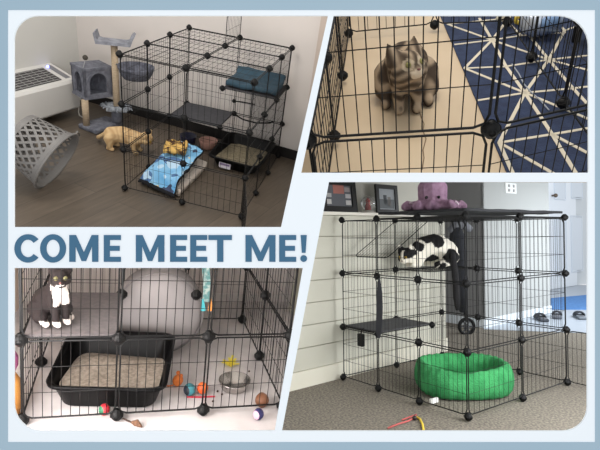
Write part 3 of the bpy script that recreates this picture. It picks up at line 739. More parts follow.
# metal bowl
SS = mat('steel', (190,186,182), .18, 1)
bowl(r, 'steel_bowl', r.g(234,388), .07, .042, SS, 'shiny steel bowl on the white sheet by the yellow crinkle toy')
def balltoy(u, v, rp, name, label, c1, c2, n=5):
    rb = rp*r.pix(r.g(u, v+rp))[2]/FPX; p = r.g(u, v, rb); p.z = 0
    m = bpy.data.materials.new(name+'_mat'); m.use_nodes = True; nn, l = m.node_tree.nodes, m.node_tree.links; b = nn['Principled BSDF']; b.inputs['Roughness'].default_value = .5
    tc = nn.new('ShaderNodeTexCoord'); w = nn.new('ShaderNodeTexWave'); w.inputs['Scale'].default_value = n/(rb*40); w.inputs['Distortion'].default_value = 2
    rp_ = nn.new('ShaderNodeValToRGB'); rp_.color_ramp.interpolation = 'CONSTANT'; rp_.color_ramp.elements[0].color = (*lin(c1),1); rp_.color_ramp.elements[1].color = (*lin(c2),1); rp_.color_ramp.elements[1].position = .5
    l.new(tc.outputs['Object'], w.inputs['Vector']); l.new(w.outputs['Fac'], rp_.inputs[0]); l.new(rp_.outputs[0], b.inputs['Base Color'])
    mb = MB().ball((0,0,rb), rb, n=20); mb.tube([(rb*1.0*math.cos(t), rb*1.0*math.sin(t)*.5, rb+rb*math.sin(t)*.86) for t in [2*math.pi*k/24 for k in range(24)]], rb*.08, 5, closed=True)
    solo(r, name, mb, m, label, 'toy', p, .6, smooth=True)
balltoy(189.5, 389.5, 6, 'toy_ball', 'teal and dark striped toy ball left of the orange ball', (60,130,140), (26,34,48))
balltoy(202.6, 388, 5.6, 'toy_ball', 'orange toy ball next to the teal striped ball', (226,110,46), (206,84,34))
balltoy(258.5, 414, 5.5, 'toy_ball', 'pink and navy toy ball near the right side of the pen', (36,34,86), (214,170,190))
balltoy(104.5, 409.5, 5.4, 'toy_ball', 'red and green toy ball in front of the litter tray', (186,44,54), (40,110,76))
balltoy(262, 400, 7, 'toy_ball', 'brown and tan toy ball at the right edge of the pen', (124,80,54), (180,150,120), 2)
# orange mouse
mp_ = r.g(177.5, 386); mt_ = thing(r, 'toy_mouse', 'small orange toy mouse beside the right end of litter tray', 'toy', mp_, .4)
OR = mat('orange_plush', (216,124,60), .95, col2=(190,100,46), scale=60)
part('body', MB().ball((0,0,.028), .024, (1,.8,1.15)), OR, mt_, True)
for s in (1,-1): part('ear', MB().ball((.006,.014*s,.056), .009, (1,1,.9)), OR, mt_, True)
part('tail', MB().tube([(-.02,0,.01),(-.04,.01,.006),(-.05,.03,.006)], .003, 5), OR, mt_)
# yellow crinkle toy
yp = r.g(230, 366); y3 = thing(r, 'crinkle_toy', 'bright yellow crinkled film toy behind the steel bowl', 'toy', yp)
ym = MB()
for k in range(16):
    a = k*.39; l = .025+.02*random.random(); d_ = V((math.cos(a), math.sin(a), .25+.5*random.random())); w = d_.cross(UP).normalized()*.006
    ym.prism([V((0,0,.01))-w*.5, V((0,0,.01))+w*.5, d_*l+w, d_*l-w], V((0,0,.0015)))
part('strips', ym, mat('film_yellow', (228,208,60), .35), y3); part('knot', MB().ball((0,0,.01), .01), mat('knot_yellow', (200,176,50), .6), y3, True)
solo(r, 'red_stick', MB().tube([r.g(187,397,.004), r.g(201,397,.004), r.g(215,396.5,.004)], .004, 6), mat('stick_red', (176,50,66), .5), 'thin red stick lying in front of the orange ball', 'stick')
solo(r, 'red_scrap', MB().box((0,0,.004), (.045,.01,.008), .5), mat('scrap_red', (170,50,50), .6), 'tiny red scrap on the sheet behind the litter tray', 'scrap', r.g(197,326))
ft_ = thing(r, 'feather_wand', 'brown feather wand lying at the front rail of the pen', 'toy', r.g(128,420))
a0, a1 = r.g(123,418.5,.008)-r.g(128,420), r.g(142,427,.008)-r.g(128,420)
part('stick', MB().tube([a0, a1], .0035, 6), mat('wand_dark', (64,50,44), .7), ft_)
part('feather', MB().tube([a0.lerp(a1,.45), a0.lerp(a1,.7)+UP*.008, a1], [.004,.013,.003], 8), mat('feather_brown', (120,86,64), .9, col2=(80,58,46), scale=80), ft_, True)
def crumb(u, v, c, lab):
    solo(r, 'kibble_crumb', MB().ball((0,0,.004), .005, n=8), mat('crumb', (70,52,44), .9), lab, 'crumb', r.g(u, v), smooth=True, group='dark crumbs around the steel bowl')
for u, v in ((217.5,392),(222,395),(249,372),(267,371),(213,402)): crumb(u, v, 0, 'tiny dark kibble crumb on the sheet near the steel bowl')
# hanging toy
hz = 2.12; T0 = r.at(206.5, 240, hz); hg = thing(r, 'hanging_toy', 'teal speckled ribbon toy with orange tassel hanging in the pen', 'toy', T0)
TL = mat('ribbon_teal', (70,112,112), .8, col2=(150,160,154), scale=60, ramp=(.45,.6))
rb_ = [r.at(206.5+(.6*math.sin(k)), 240+k*6.2, hz)-T0 for k in range(11)]
wr_ = r.R.transposed() @ V((.016,0,0)); nn_ = r.R.transposed() @ V((0,0,.004))
rm = MB()
for a, b in zip(rb_, rb_[1:]): rm.prism([a-wr_, a+wr_, b+wr_, b-wr_], nn_)
part('ribbon', rm, TL, hg)
for u0, col, nme in ((203,(70,160,166),'teal tassel'),(210.5,(224,150,76),'orange tassel')):
    tm = MB()
    for k in range(7): tm.tube([r.at(u0, 299, hz)-T0, r.at(u0-2+k*.7, 311, hz)-T0], [.004,.003], 5)
    part('tassel', tm, mat(nme.replace(' ','_'), col, .8), hg, label=nme)
# plush at the left
pp_ = r.g(4, 416); pl = thing(r, 'plush_toy', 'purple and yellow plush toy standing outside the left of the pen', 'toy', pp_)
h_ = r.h_over(pp_, 348)
part('body', MB().lathe([(.001,0),(.05,.0),(.062,h_*.2),(.058,h_*.5),(.04,h_*.62),(.001,h_*.64)], 20), mat('plush_yellow', (176,122,58), .95, col2=(160,106,48), scale=30), pl, True, 'golden yellow body')
part('head', MB().ball((0,0,h_*.8), h_*.21, (.9,.9,1)), mat('plush_purple', (150,76,118), .95), pl, True, 'purple head')

# ================================================================== set 4: pen by the white boarded wall
r = RM[4]
def carpet():
    m = mat('carpet', (154,145,131), .98, col2=(108,102,93), scale=85, detail=5, bump=.7, bscale=260, ramp=(.36,.62)); return m
xw = -.055
ledge = r.hit(360, 212.6, (xw,0,0), (1,0,0)).z
yend = r.hit(445, 250, (xw,0,0), (1,0,0)).y
# grey wall: convex corner at (484.7,327)
gc_ = r.g(484.7, 328)
slab(r, 'floor', [(-4,-3,0),(4,-3,0),(4,6,0),(-4,6,0)], .02, carpet())
# pony wall with horizontal boards
SH = mat('board_white', (200,198,184), .6)
sw = MB(); nb = 7; bhh = (ledge-.1-.02)/nb
for i in range(nb):
    z0 = .1+i*bhh; pl_ = r.clip([(xw,-2,z0+.002),(xw,yend,z0+.002),(xw,yend,z0+bhh-.004),(xw,-2,z0+bhh-.004)]); sw.prism(pl_, (-.012,0,0))
pl_ = r.clip([(xw-.012,-2,0),(xw-.012,yend,0),(xw-.012,yend,ledge-.02),(xw-.012,-2,ledge-.02)]); sw.prism(pl_, (-.12,0,0), 1)
struct(r, 'wall_left', sw, [SH, mat('board_gap', (170,166,150), .8)])
bb(r, 'baseboard_left', V((xw,-2,0)), V((xw,yend,0)), .1, .014, V((1,0,0)), mat('baseboard_white', (226,222,206), .5))
cap = r.clip([(xw+.025,-2,ledge),(xw+.025,yend,ledge),(xw-.19,yend,ledge),(xw-.19,-2,ledge)])
if len(cap) < 3: cap = [(xw+.025,-2,ledge),(xw+.025,yend,ledge),(xw-.19,yend,ledge),(xw-.19,-2,ledge)]
struct(r, 'trim_ledge', MB().prism(cap, (0,0,-.02)), mat('ledge_white', (226,222,210), .4))
xu = xw-.2
slab(r, 'wall_upper_left', [(xu,-2,ledge-.3),(xu,yend+.1,ledge-.3),(xu,yend+.1,2.2),(xu,-2,2.2)], .02, mat('wall_warm_white', (200,198,188), .9))
# grey walls
GA = mat('wall_grey_shaded', (132,132,131), .9); GB = mat('wall_grey_lit', (168,170,168), .9)  # one grey wall; the far face's shade is put into its colour
slab(r, 'wall_far', [(gc_.x-2.5,gc_.y,0),(gc_.x,gc_.y,0),(gc_.x,gc_.y,2.2),(gc_.x-2.5,gc_.y,2.2)], .02, GA)
gend = r.hit(549.5, 250, gc_, (1,0,0)).y
slab(r, 'wall_right', [(gc_.x,gc_.y,0),(gc_.x,gend,0),(gc_.x,gend,2.2),(gc_.x,gc_.y,2.2)], .02, GB)
WT = mat('trim_white', (222,228,232), .5)
bb(r, 'baseboard_right', V((gc_.x,gc_.y,0)), V((gc_.x,gend,0)), .085, .012, V((1,0,0)), WT)
bb(r, 'baseboard_far', V((gc_.x-2.5,gc_.y,0)), V((gc_.x,gc_.y,0)), .085, .012, V((0,-1,0)), WT)
# hallway floor, rug and door
hf = [r.g(u, v, .004) for u, v in ((484,329),(640,335),(640,285),(484,285))]
slab(r, 'floor_hall', hf, .004, mat('hall_floor', (168,176,186), .35))
dp = r.g(549, 290.5); dx = dp.x
dr = V((0,1,0))
door = struct(r, 'door_1', MB().prism(r.clip([(dx,dp.y-.02,.01),(dx,dp.y+1.0,.01),(dx,dp.y+1.0,2.05),(dx,dp.y-.02,2.05)]), (-.035,0,0)), mat('door_white', (222,228,234), .5))
def ypx(u): return r.hit(u, 240, (dx,0,0), (1,0,0)).y
def zpx(u, v): return r.hit(u, v, (dx,0,0), (1,0,0)).z
DM = mat('door_panel_white', (206,214,222), .5)
for (u0, u1, v0, v1) in ((555,566,150,199),(572,583,150,198),(555,566,219,276),(571,582,216,272)):
    ya, yb_ = ypx(u0), ypx(u1); za, zb_ = zpx(u0, v1), zpx(u0, v0)
    mb = MB()
    for (y0, z0, y1, z1) in ((ya,za,yb_,za),(yb_,za,yb_,zb_),(yb_,zb_,ya,zb_),(ya,zb_,ya,za)): mb.tube([(dx+.003,y0,z0),(dx+.003,y1,z1)], .011, 6)
    mb.prism([(dx+.001,ya+.02,za+.02),(dx+.001,yb_-.02,za+.02),(dx+.001,yb_-.02,zb_-.02),(dx+.001,ya+.02,zb_-.02)], (.006,0,0))
    struct(r, 'door_panel', mb, DM, parent=door)
hy, hzz = ypx(552.5), zpx(552, 195.7)
struct(r, 'door_handle', MB().tube([(dx,hy,hzz),(dx+.05,hy,hzz)], .014).ball((dx+.06,hy,hzz), .032), mat('brass_dark', (110,96,84), .35, .8), True, parent=door)
slab(r, 'trim_door', [(dx+.01,dp.y-.16,0),(dx+.01,dp.y-.03,0),(dx+.01,dp.y-.03,2.15),(dx+.01,dp.y-.16,2.15)], .03, WT)
slab(r, 'wall_door', [(dx-.03,dp.y-2,0),(dx-.03,dp.y+2.2,0),(dx-.03,dp.y+2.2,2.4),(dx-.03,dp.y-2,2.4)], .02, mat('wall_pale', (200,206,210), .9))
br = [r.g(u, v, .012) for u, v in ((548,309),(640,309),(640,290),(551,298))]
br = r.clip(br); solo(r, 'door_mat', MB().prism(br, (0,0,-.008)), mat('mat_blue', (84,132,188), .95, col2=(70,116,172), scale=40), 'bright blue mat on the hallway floor at the white door', 'mat')
# light switch
s0 = r.hit(510.5, 188.3, gc_, (1,0,0)); k_ = r.pix(s0)[2]/FPX
sy = abs(r.hit(516, 188, gc_, (1,0,0)).y - r.hit(505, 188, gc_, (1,0,0)).y)/2
ls = thing(r, 'light_switch', 'white double light switch plate on the grey wall', 'switch', s0)
part('plate', MB().rbox((.004,0,0), (.008, sy*2, 10.5*k_), .003), mat('plate_white', (226,228,226), .4), ls)
for s in (-1, 1):
    for t in (-1, 1): part('toggle', MB().box((.011,sy*.42*s,t*2.2*k_), (.008,sy*.22,2.6*k_)), mat('toggle_grey', (150,150,150), .4), ls)
# pen
rg = rect_ring(3, 2)
pn = wall_panels(rg, 0, 3)
pn += [((i,j,3),(i+1,j,3),(i+1,j+1,3),(i,j+1,3)) for i in range(3) for j in range(2) if (i, j) != (0, 0)]
pn += [((0,0,1),(1,0,1),(1,1,1),(0,1,1)), ((0,1,2),(1,1,2),(1,2,2),(0,2,2)), ((3,2,0),(4,2,0),(4,2,1),(3,2,1))]
# roof door hanging open into the pen
ha, hb_ = r.node(0.02,1,3), r.node(1,1,3); hit0 = r.hit(353, 257, r.node(.02,0,0), (1,0,0)); dn = (hit0-ha); dn = dn.normalized()*min(dn.length, .5)
pn += [(ha, hb_, hb_+dn, ha+dn)]
nd = [(i,j,k) for i in range(4) for j in range(3) for k in range(4) if not (i in (1,2) and j == 1 and (i, k) != (1, 1))]
pen4 = pen(r, 'black wire pen three tiers tall on brown carpet by boarded white wall', pn, nd, 11, 3, .0030, .0011, .018)
SHM = mat('shelf_charcoal', (74,74,76), .9, col2=(64,64,66), scale=40)
shelf_mat(pen4, ((0.02,.02),(1,0.02),(1,1),(0.02,1)), 1, SHM, room=r)
# black cover on the roof
zr = r.node(0,0,3).z
cv = [r.node(*q, 3) for q in ((1.02,.02),(2.98,.02),(2.98,1.98),(1.02,1.98))]
CVM = mat('cover_black', (34,35,38), .9)
cov = thing(r, 'roof_cover', 'black fabric cover laid over the roof of the carpet pen', 'cover')
part('sheet', cloth(cv, 24, .02, .014, lambda s, t: .004*noise.noise(V((s*7,t*7,0)))+.003), [CVM, CVM], cov, True)
st = r.hit(449, 224, r.node(1,1.9,3), (0,1,0)); fl = MB()
for u0, l in ((452,.14),(458,.09),(463,.06)):
    q = r.hit(u0, 221, r.node(1,2.03,3), (0,1,0)); fl.tube([q+UP*.012, q-UP*l*.5+V((.01,.01,0)), q-UP*l], [.009,.007,.003], 6)
part('strap', fl, CVM, cov)
# octopus plush
oc = r.hit(428, 213, (0,0,zr+.04), (0,0,1)) if False else None
oz = zr+.047
op = r.g(430.5, 213.5, oz) if False else r.node(1.42,.72,3)+V((0,0,.044))
lk = r.o-op; oa = math.atan2(lk.y, lk.x)
oct_ = thing(r, 'octopus_plush', 'mauve plush octopus with curled arms sitting on the black pen cover', 'plush toy', op, oa)
K = r.pix(op)[2]/FPX*.93
pcs = [[((0,0,17*K), 16.5*K), ((0,0,22*K), 17*K)], [((.0,0,8*K), 7.5*K)]]
for k in range(8):
    a = -math.pi*.5+math.pi*k/7 if k < 8 else 0; a *= 1.02; L = (26+4*(k % 2))*K*(1 if abs(math.sin(a)) > .6 else .62)
    p0 = V((4*K*math.cos(a), 8*K*math.sin(a), 6*K)); p1 = V((.62*L*math.cos(a), L*.7*math.sin(a), 6*K)); p2 = V((.8*L*math.cos(a)+2*K, L*1.05*math.sin(a), 4.6*K)); p3 = p2+V((3*K, -3*K*math.copysign(1, math.sin(a)), 4*K))
    pcs.append([(p0, 6*K), (p1, 5.2*K), (p2, 4.4*K), (p3, 3*K)])
MV = mat('mauve_plush', (168,136,158), .95, col2=(146,114,138), scale=30, bump=.6, bscale=140)
part('body', None, None, oct_, me=blob('octopus_body', pcs, .0075, MV, None, 3))
for s in (1,-1): part('eye', MB().ball((15.2*K, 6.2*K*s, 14*K), 1.7*K), PUP, oct_, True)
part('mouth', MB().tube([(15.9*K,-2.5*K,10.2*K),(16.2*K,0,9.4*K),(15.9*K,2.5*K,10.2*K)], .5*K, 5), mat('mouth_dark', (70,44,60), .8), oct_)
for s in (1,-1):
    part('arm_ribbon', MB().tube([(12*K,20*K*s,8*K),(16*K,23*K*s,9*K),(14*K,26*K*s,6*K)], 1.0*K, 6), mat('ribbon_pale', (214,196,206), .7), oct_, True, 'pale ribbon')
# framed photos and snow globe on the ledge
def frame(u0, u1, v0, v1, name, label, lean, art):
    xf = xw-.09; a = r.hit(u0, v1, (xf,0,0), (1,0,0)); b = r.hit(u1, v1, (xf,0,0), (1,0,0)); a.z = ledge
    w = abs(b.y-a.y); h = (v1-v0)*r.pix(a)[2]/FPX
    t = thing(r, name, label, 'picture frame', V((xf, (a.y+b.y)/2, ledge+.002)), math.pi/2)
    R_ = MX.Rotation(-lean, 4, 'X')
    fw = w*.13; q = MB()
    def bx_(x0, z0, x1, z1, y, th): q.prism([R_@V((x, y, z)) for x, z in ((x0,z0),(x1,z0),(x1,z1),(x0,z1))], R_@V((0,th,0)) - R_@V((0,0,0)))
    for x0, z0, x1, z1 in ((-w/2,0,w/2,fw),(-w/2,h-fw,w/2,h),(-w/2,fw,-w/2+fw,h-fw),(w/2-fw,fw,w/2,h-fw)): bx_(x0, z0, x1, z1, -.012, .018)
    part('moulding', q, mat('frame_black', (24,22,22), .4), t)
    q = MB(); bx_(-w/2+fw, fw, w/2-fw, h-fw, -.002, .004); pic = part('picture', q, mat(name+art[0], art[1], .4), t)
    for (fx0, fz0, fx1, fz1, col) in art[2]:
        q = MB(); x0, x1 = -w/2+fw+(w-2*fw)*fx0, -w/2+fw+(w-2*fw)*fx1; z0, z1 = fw+(h-2*fw)*fz0, fw+(h-2*fw)*fz1
        bx_(x0, z0, x1, z1, -.0035, .001); part('photo_print', q, mat('print_%d_%d_%d' % col, col, .5), pic)
frame(322, 357, 178, 213, 'picture_frame', 'larger black frame with a collage of small photographs on the ledge', .12, ('_mat', (96,98,104), [(.30,.6,.72,1,(170,110,100)),(.02,.1,.2,.32,(196,194,190)),(.04,.42,.22,.6,(170,170,170)),(.76,.08,.97,.3,(200,198,196)),(.76,.4,.97,.6,(186,184,186)),(.74,.7,.95,.92,(160,150,150))]))
frame(376.5, 398, 183, 212.6, 'picture_frame', 'smaller black frame with grey photograph left of the octopus', .08, ('_grey', (150,154,158), [(.05,.05,.95,.5,(92,96,98)),(.3,.25,.5,.7,(60,62,66)),(.55,.2,.75,.62,(120,116,112))]))
gp_ = r.hit(368, 212.4, (xw-.09,0,0), (1,0,0)); gp_.z = ledge; kk = r.pix(gp_)[2]/FPX
sg = thing(r, 'snow_globe', 'small glass globe with red figure between the two frames', 'ornament', gp_)
part('base', MB().lathe([(.001,0),(6*kk,0),(6*kk,2.2*kk),(5*kk,3.2*kk),(.001,3.2*kk)], 20), mat('globe_base', (206,200,192), .5), sg, True)
part('globe', MB().ball((0,0,10*kk), 7.6*kk, n=24), mat('globe_glass', (236,236,236), .05, trans=.9), sg, True)
part('figure', MB().lathe([(.001,3.4*kk),(2.6*kk,3.6*kk),(2*kk,8*kk),(1.2*kk,10*kk),(1.6*kk,12*kk),(.001,14*kk)], 14), mat('figure_red', (178,48,44), .6), sg, True)
# white and black cat on the second tier
z2_ = r.node(0,1,2).z+.014
cp_ = r.g(424, 266, z2_)+V((.085,-.055,0)); kc = r.pix(cp_)[2]/FPX
fa = math.atan2(-.90, -.43)                                           # towards the left of the pen
wc = thing(r, 'spotted_cat', 'white cat with black patches hunched on the second tier of the pen', 'cat', cp_, fa)
Mh, hp4, ears = cat_head((.185,.04,.08), .6, -.35, 1.12)
P4 = [[((-.125,0,.10), .088), ((-.05,0,.135), .098), ((.03,0,.125), .09), ((.09,.01,.1), .066), ((.16,.035,.08), .045)]]
for s in (1,-1): P4 += [[((-.13,.06*s,.07), .06), ((-.06,.075*s,.025), .028), ((-.02,.075*s,.02), .022)], [((.08,.04*s,.07), .035), ((.1,.045*s,.022), .022), ((.14,.045*s,.018), .018)]]
W_, K_ = (232,226,212), (28,27,28)
Minv = (MX.Translation(cp_) @ MX.Rotation(fa, 4, 'Z')).inverted()
def side(u, v, dd=.07): return Minv @ r.at(u, v, r.pix(cp_)[2]-dd)
camy = math.copysign(1, (Minv @ r.o).y)
PT = [(side(u, v), q*kc) for u, v, q in ((427,234,8.5),(438,241,6.5),(418,246,5),(453,257,8),(433,261,6.5),(408,238,4),(442,267,4),(424,226,6))]
def spot(p):
    hl = Mh.inverted() @ p
    if hl.length < .066: return K_ if (hl.z > .0 or hl.y < -.02) and not (abs(hl.y) < .009 and hl.x > .02) else W_
    for q, rr_ in PT:
        if p.y*camy > -.03 and math.hypot(p.x-q.x, p.z-q.z) < rr_*(1+.3*noise.noise(p*25)): return K_
    return W_
part('body', None, None, wc, me=blob('spotted_body', P4+hp4, .0055, coat('spotted_fur'), spot, 4, ears)); cat_face(wc, Mh, 1.1, EYE_Y)
pl5 = lambda u, v: Minv @ r.hit(u, v, r.node(1.12,1.6,2), (1,0,0))
tl = [side(446,258,.0), Minv @ (r.hit(452, 262, r.node(1.1,1.6,2), (1,0,0))+UP*.05), pl5(455,272), pl5(456,285), pl5(456.5,298), pl5(457.5,310)]
part('tail', MB().tube(tl, [.026,.022,.022,.022,.022,.012], 10), mat('fur_black', (26,25,27), .9, bump=.4, bscale=150), wc, True, 'black tail hanging down')
# grey strip hanging at the front left, small black box
sp0 = r.hit(379.5, 278, r.node(1,0,2), (0,1,0))-V((0,.032,0)); hs = thing(r, 'hanging_strip', 'dark grey fabric strip hanging from the left front of the carpet pen', 'strap', sp0)
sm_ = MB(); ex_ = V((1,0,0))
vv = [278,292,306,320,332,338]; ww = [.004,.018,.022,.022,.02,.006]
pts = [r.hit(379.5+.5*math.sin(k), v, r.node(1,0,2)-V((0,.032,0)), (0,1,0))-sp0 for k, v in enumerate(vv)]
for (a, wa), (b, wb) in zip(zip(pts, ww), zip(pts[1:], ww[1:])): sm_.prism([a-ex_*wa, a+ex_*wa, b+ex_*wb, b-ex_*wb], (0,-.006,0))
part('strip', sm_, mat('strip_grey', (52,53,58), .95), hs); part('hook', MB().tube([(0,0,-.005),(0,.004,.012),(0,.012,.006)], .003, 6), BLK, hs)
bx0 = r.hit(361, 340, r.node(0,0,0)-V((0,.03,0)), (0,1,0)); sb_ = thing(r, 'latch_box', 'small black box clipped under the grey shelf of the carpet pen', 'clip', bx0)
part('case', MB().rbox((0,0,0), (.045,.025,.075), .006), CONN, sb_); part('hook', MB().tube([(0,0,.035),(0,.008,.06),(0,.02,.066)], .004, 6), CONN, sb_)
# green bed
bc = r.g(463, 391); bd_ = thing(r, 'pet_bed', 'bright green corded plush pet bed on the floor of the carpet pen', 'pet bed', bc)
kb = r.pix(bc)[2]/FPX; ea = math.atan2(.783, .622)+math.radians(2)
GRN = mat('green_plush', (66,158,94), .95, col2=(46,130,74), scale=14, bump=.7, bscale=120)
bm_ = MB(); n_, m_ = 96, 16; vs, fs = [], []
ex_, ey_ = V((math.cos(ea), math.sin(ea), 0)), V((-math.sin(ea), math.cos(ea), 0))
AX, AY = 47*kb, 37*kb
for i in range(n_):
    t = 2*math.pi*i/n_; ct_, s_ = math.cos(t), math.sin(t)
    sq = lambda c_: math.copysign(abs(c_)**.75, c_)
    dip = .022*math.exp(-((t-4.5)/.6)**2); H = .172-dip
    for j in range(m_):
        a = 2*math.pi*j/m_; rib = .003*math.sin(i*2*math.pi/4)
        rad_ = .036+rib; x = (AX-.04+rad_*math.cos(a)*1.0)*sq(ct_); y = (AY-.04+rad_*math.cos(a))*sq(s_)
        z = H/2+(H/2+rib)*math.sin(a)
        vs.append(ex_*x+ey_*y+UP*(max(z, .001)+.006))
for i in range(n_):
    for j in range(m_): fs.append((i*m_+j, ((i+1) % n_)*m_+j, ((i+1) % n_)*m_+(j+1) % m_, i*m_+(j+1) % m_))
bm_.add(vs, fs); part('bolster', bm_, GRN, bd_, True)
im = MB(); vs = [UP*.04]; 
ring_ = [ex_*((AX-.04)*math.copysign(abs(math.cos(t))**.75, math.cos(t)))+ey_*((AY-.04)*math.copysign(abs(math.sin(t))**.75, math.sin(t))) for t in [2*math.pi*k/48 for k in range(48)]]
im.prism([p+UP*.05 for p in ring_], UP*-.044); part('inner_cushion', im, mat('green_inner', (56,140,82), .95, col2=(40,116,66), scale=16, bump=.6), bd_)
tg = r.g(434, 400.5, .03)-bc
part('tag', MB().box(tg, (.055,.012,.024), math.atan2(-.622,.783)+math.pi/2+.6), mat('tag_white', (232,232,228), .5), bd_, label='white sewn tag')
# string toy
def tb(pts, h=.006): return [r.g(u, v, h) for u, v in pts]
stt = thing(r, 'string_toy', 'pink and yellow string toy on brown carpet in front of the pen', 'toy')
part('pink_string', MB().tube(tb([(388,428),(398,424),(408,421),(414,418),(416.5,414.5),(411,416.5),(402,420)]), .0042, 6), mat('string_pink', (190,96,92), .7), stt, True, 'pink string')
part('yellow_string', MB().tube(tb([(417,417),(420,419),(422.5,424),(423.5,430)]), .0055, 6), mat('string_yellow', (226,196,70), .7), stt, True, 'yellow string')
part('bead', MB().ball(r.g(414.5,418,.011), .011), mat('bead_black', (40,34,34), .4), stt, True)
# folded stroller behind the pen
sp1 = r.g(465, 334); ks = r.pix(sp1)[2]/FPX; srl = thing(r, 'folded_stroller', 'folded black stroller with one small wheel standing by grey wall', 'stroller', sp1)
def sq_(u, v, dd=0): return r.at(u, v, r.pix(sp1)[2]+dd)-sp1
part('frame', MB().tube([sq_(467,322), sq_(462,290), sq_(458,250), sq_(455,224)], .016, 8), BLK, srl, True)
part('fabric_body', MB().tube([sq_(463,312), sq_(461,285), sq_(459,262), sq_(457,236), sq_(456,226)], [.03,.062,.07,.066,.04], 12), mat('stroller_black', (36,38,44), .9), srl, True)
part('canopy', MB().tube([sq_(449,231), sq_(456,226), sq_(464,225), sq_(471,230)], [.03,.045,.045,.028], 10), mat('canopy_grey', (118,120,126), .8), srl, True, 'grey canopy cloth')
whc = sq_(466.5, 326.5); wd_ = (r.o-sp1); wd_.z = 0; wd_.normalize(); wd_ = (wd_+V((.3,.3,0))).normalized()
Mw = MX.Translation(whc) @ wd_.to_track_quat('Z','Y').to_matrix().to_4x4(); wr1 = max(.02, whc.z-.003); wr1 = 9.0*ks
whl = part('wheel', MB().lathe([(wr1*.72,-.018),(wr1*.95,-.018),(wr1,-.008),(wr1,.008),(wr1*.95,.018),(wr1*.72,.018)], 28, Mw, closed=True), CONN, srl, True)
sp_ = MB().lathe([(.001,-.014),(wr1*.3,-.014),(wr1*.3,.014),(.001,.014)], 14, Mw)
for k in range(6): a = k*math.pi/3; sp_.tube([Mw@V((wr1*.25*math.cos(a), wr1*.25*math.sin(a), 0)), Mw@V((wr1*.74*math.cos(a), wr1*.74*math.sin(a), 0))], .008, 6)
part('spokes', sp_, mat('hub_grey', (84,86,90), .4), whl)
# footwear in the hall
def shoe(u, v, a, label, col, L=.26):
    p = r.g(u, v, .004); t = thing(r, 'sandal', label, 'sandal', p, a, 'sandals in the hallway')
    m = mat('shoe_%d' % col[0], col, .8)
    part('sole', MB().rbox((0,0,.016), (L,.09,.03), .013).ball((L*.3,0,.016), .05, (1.1,.98,.28)), m, t, True)
    for x, h in ((L*.22,.05),(L*.02,.062)):
        sb_ = MB()
        for w in (-.014, 0, .014): sb_.tube([(x+w, .044*math.cos(math.pi*k/10), .026+h*.62*math.sin(math.pi*k/10)) for k in range(11)], .009, 6)
        part('strap', sb_, mat('sandal_strap', (52,55,62), .7), t, True)
    part('heel_pad', MB().ball((-L*.3,0,.028), .036, (1.2,.95,.3)), mat('sandal_pad', (96,98,104), .9), t, True)
shoe(541, 320, 2.3, 'dark grey sandal on the hallway floor nearest the grey wall', (70,74,82)); shoe(557, 317.5, 2.0, 'grey sandal in the middle of the hallway floor', (92,96,104)); shoe(580, 318, 2.2, 'light grey sandal farthest along the hallway floor', (112,118,126))

# ------------------------------------------------------------------ cut away what would pass the partitions
bpy.context.view_layer.update()
def room_of(o):
    while o.parent: o = o.parent
    return o.get('_room')
for o in list(bpy.data.objects):
    n = room_of(o)
    if n is None or o.type != 'MESH': continue
    rm = RM[n]; W = CAM2W.inverted() @ o.matrix_world
    bb_ = [W @ V(c) for c in o.bound_box]; cut = False
    for pl, off in [(q, 0) for q in rm.planes]+[(V((0,0,1)), -(D+.01))]:
        ds = [pl.dot(b)+off for b in bb_]
        if min(ds) >= 0: continue
        if max(ds) <= 0: cut = 'drop'; break
        cut = [] if not cut else cut; cut.append((pl, off))
    if not cut: continue
    if cut == 'drop': bpy.data.objects.remove(o); continue
    me = o.data.copy() if o.data.users > 1 else o.data; o.data = me
    bm = bmesh.new(); bm.from_mesh(me); WI = W.inverted()
    for pl, off in cut:
        n3 = pl.normalized(); co = n3*(-off/pl.length)
        no = (W.to_3x3().transposed() @ n3).normalized()
        bmesh.ops.bisect_plane(bm, geom=bm.verts[:]+bm.edges[:]+bm.faces[:], plane_co=WI@co, plane_no=no, clear_inner=True)
    if len(bm.faces) == 0: bm.free(); bpy.data.objects.remove(o); continue
    bm.to_mesh(me); bm.free()
for o in bpy.data.objects:
    if '_room' in o: del o['_room']

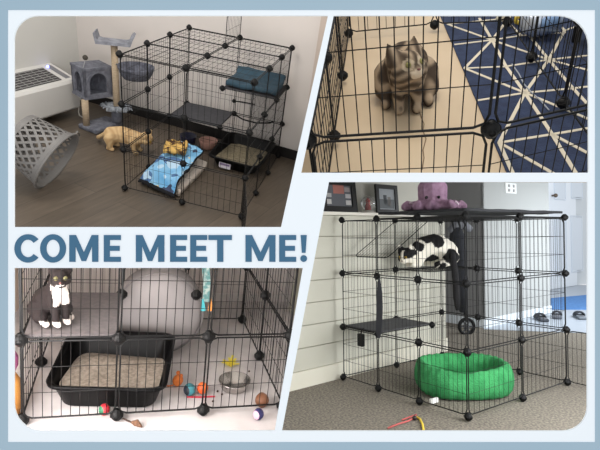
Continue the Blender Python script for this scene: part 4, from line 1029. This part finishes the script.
# ------------------------------------------------------------------ light and camera
w = bpy.data.worlds.new('World'); bpy.context.scene.world = w; w.use_nodes = True
w.node_tree.nodes['Background'].inputs[0].default_value = (.95,.97,1,1); w.node_tree.nodes['Background'].inputs[1].default_value = .85
def area(name, loc, target, size, power, col=(1,1,1), sy=None):
    l = bpy.data.lights.new(name, 'AREA'); l.energy = power; l.color = col; l.size = size
    if sy: l.shape = 'RECTANGLE'; l.size_y = sy
    o = link(bpy.data.objects.new(name, l)); o.location = loc; o.rotation_euler = (V(target)-V(loc)).to_track_quat('-Z','Y').to_euler(); return o
area('front_fill_light', (0,-1.8,2.0), (0,D,CAMZ-.1), 2.2, 18, (1,.98,.95))  # fill softbox added behind the camera; no lamp stands there
def room_light(n, name, loc, tgt, size, power, col):
    area(name, RM[n].M @ V(loc), RM[n].M @ V(tgt), size, power, col)
room_light(1, 'ceiling_light', (-.2,-1.3,2.6), (.1,-.4,0), .9, 30, (1,.93,.84))
room_light(2, 'ceiling_light', (.4,-.35,1.6), (.4,-.6,0), .7, 15, (1,.9,.76))
def light_at(n, name, u, v, z, tgt, size, power, col): area(name, RM[n].M @ RM[n].at(u, v, z), RM[n].M @ V(tgt), size, power, col)
light_at(3, 'window_and_fill_light', -100, 330, 1.4, (.7,.3,.3), .8, 33, (1,.95,.92))  # fill added from the left to lift the dark set; no window there
light_at(3, 'window_and_fill_light', 110, 570, 1.25, (.5,.4,.5), .5, 6, (1,.95,.92))  # weak fill added low in front, no real source behind it
light_at(4, 'window_and_fill_light', 760, 260, 1.9, (.3,.5,.4), 1.0, 37, (.96,.98,1))
light_at(4, 'window_and_fill_light', 460, 580, 1.5, (.4,.6,.6), .6, 8, (1,.98,.95))  # invented low fill in front of the pen, not a window
room_light(4, 'hall_light', (1.3,3.4,1.5), (-.6,3.4,.8), .9, 80, (.88,.94,1))
cd_ = bpy.data.cameras.new('Camera'); cam = link(bpy.data.objects.new('Camera', cd_)); cam.location = (0,0,CAMZ); cam.rotation_euler = (math.pi/2,0,0)
cd_.sensor_width = 36; cd_.lens = 36*FPX/600; cd_.clip_start = .02
sc = bpy.context.scene; sc.camera = cam
sc.view_settings.view_transform = 'Standard'; sc.view_settings.look = 'None'; sc.view_settings.gamma = 1; sc.view_settings.exposure = 0; sc.view_settings.use_curve_mapping = False
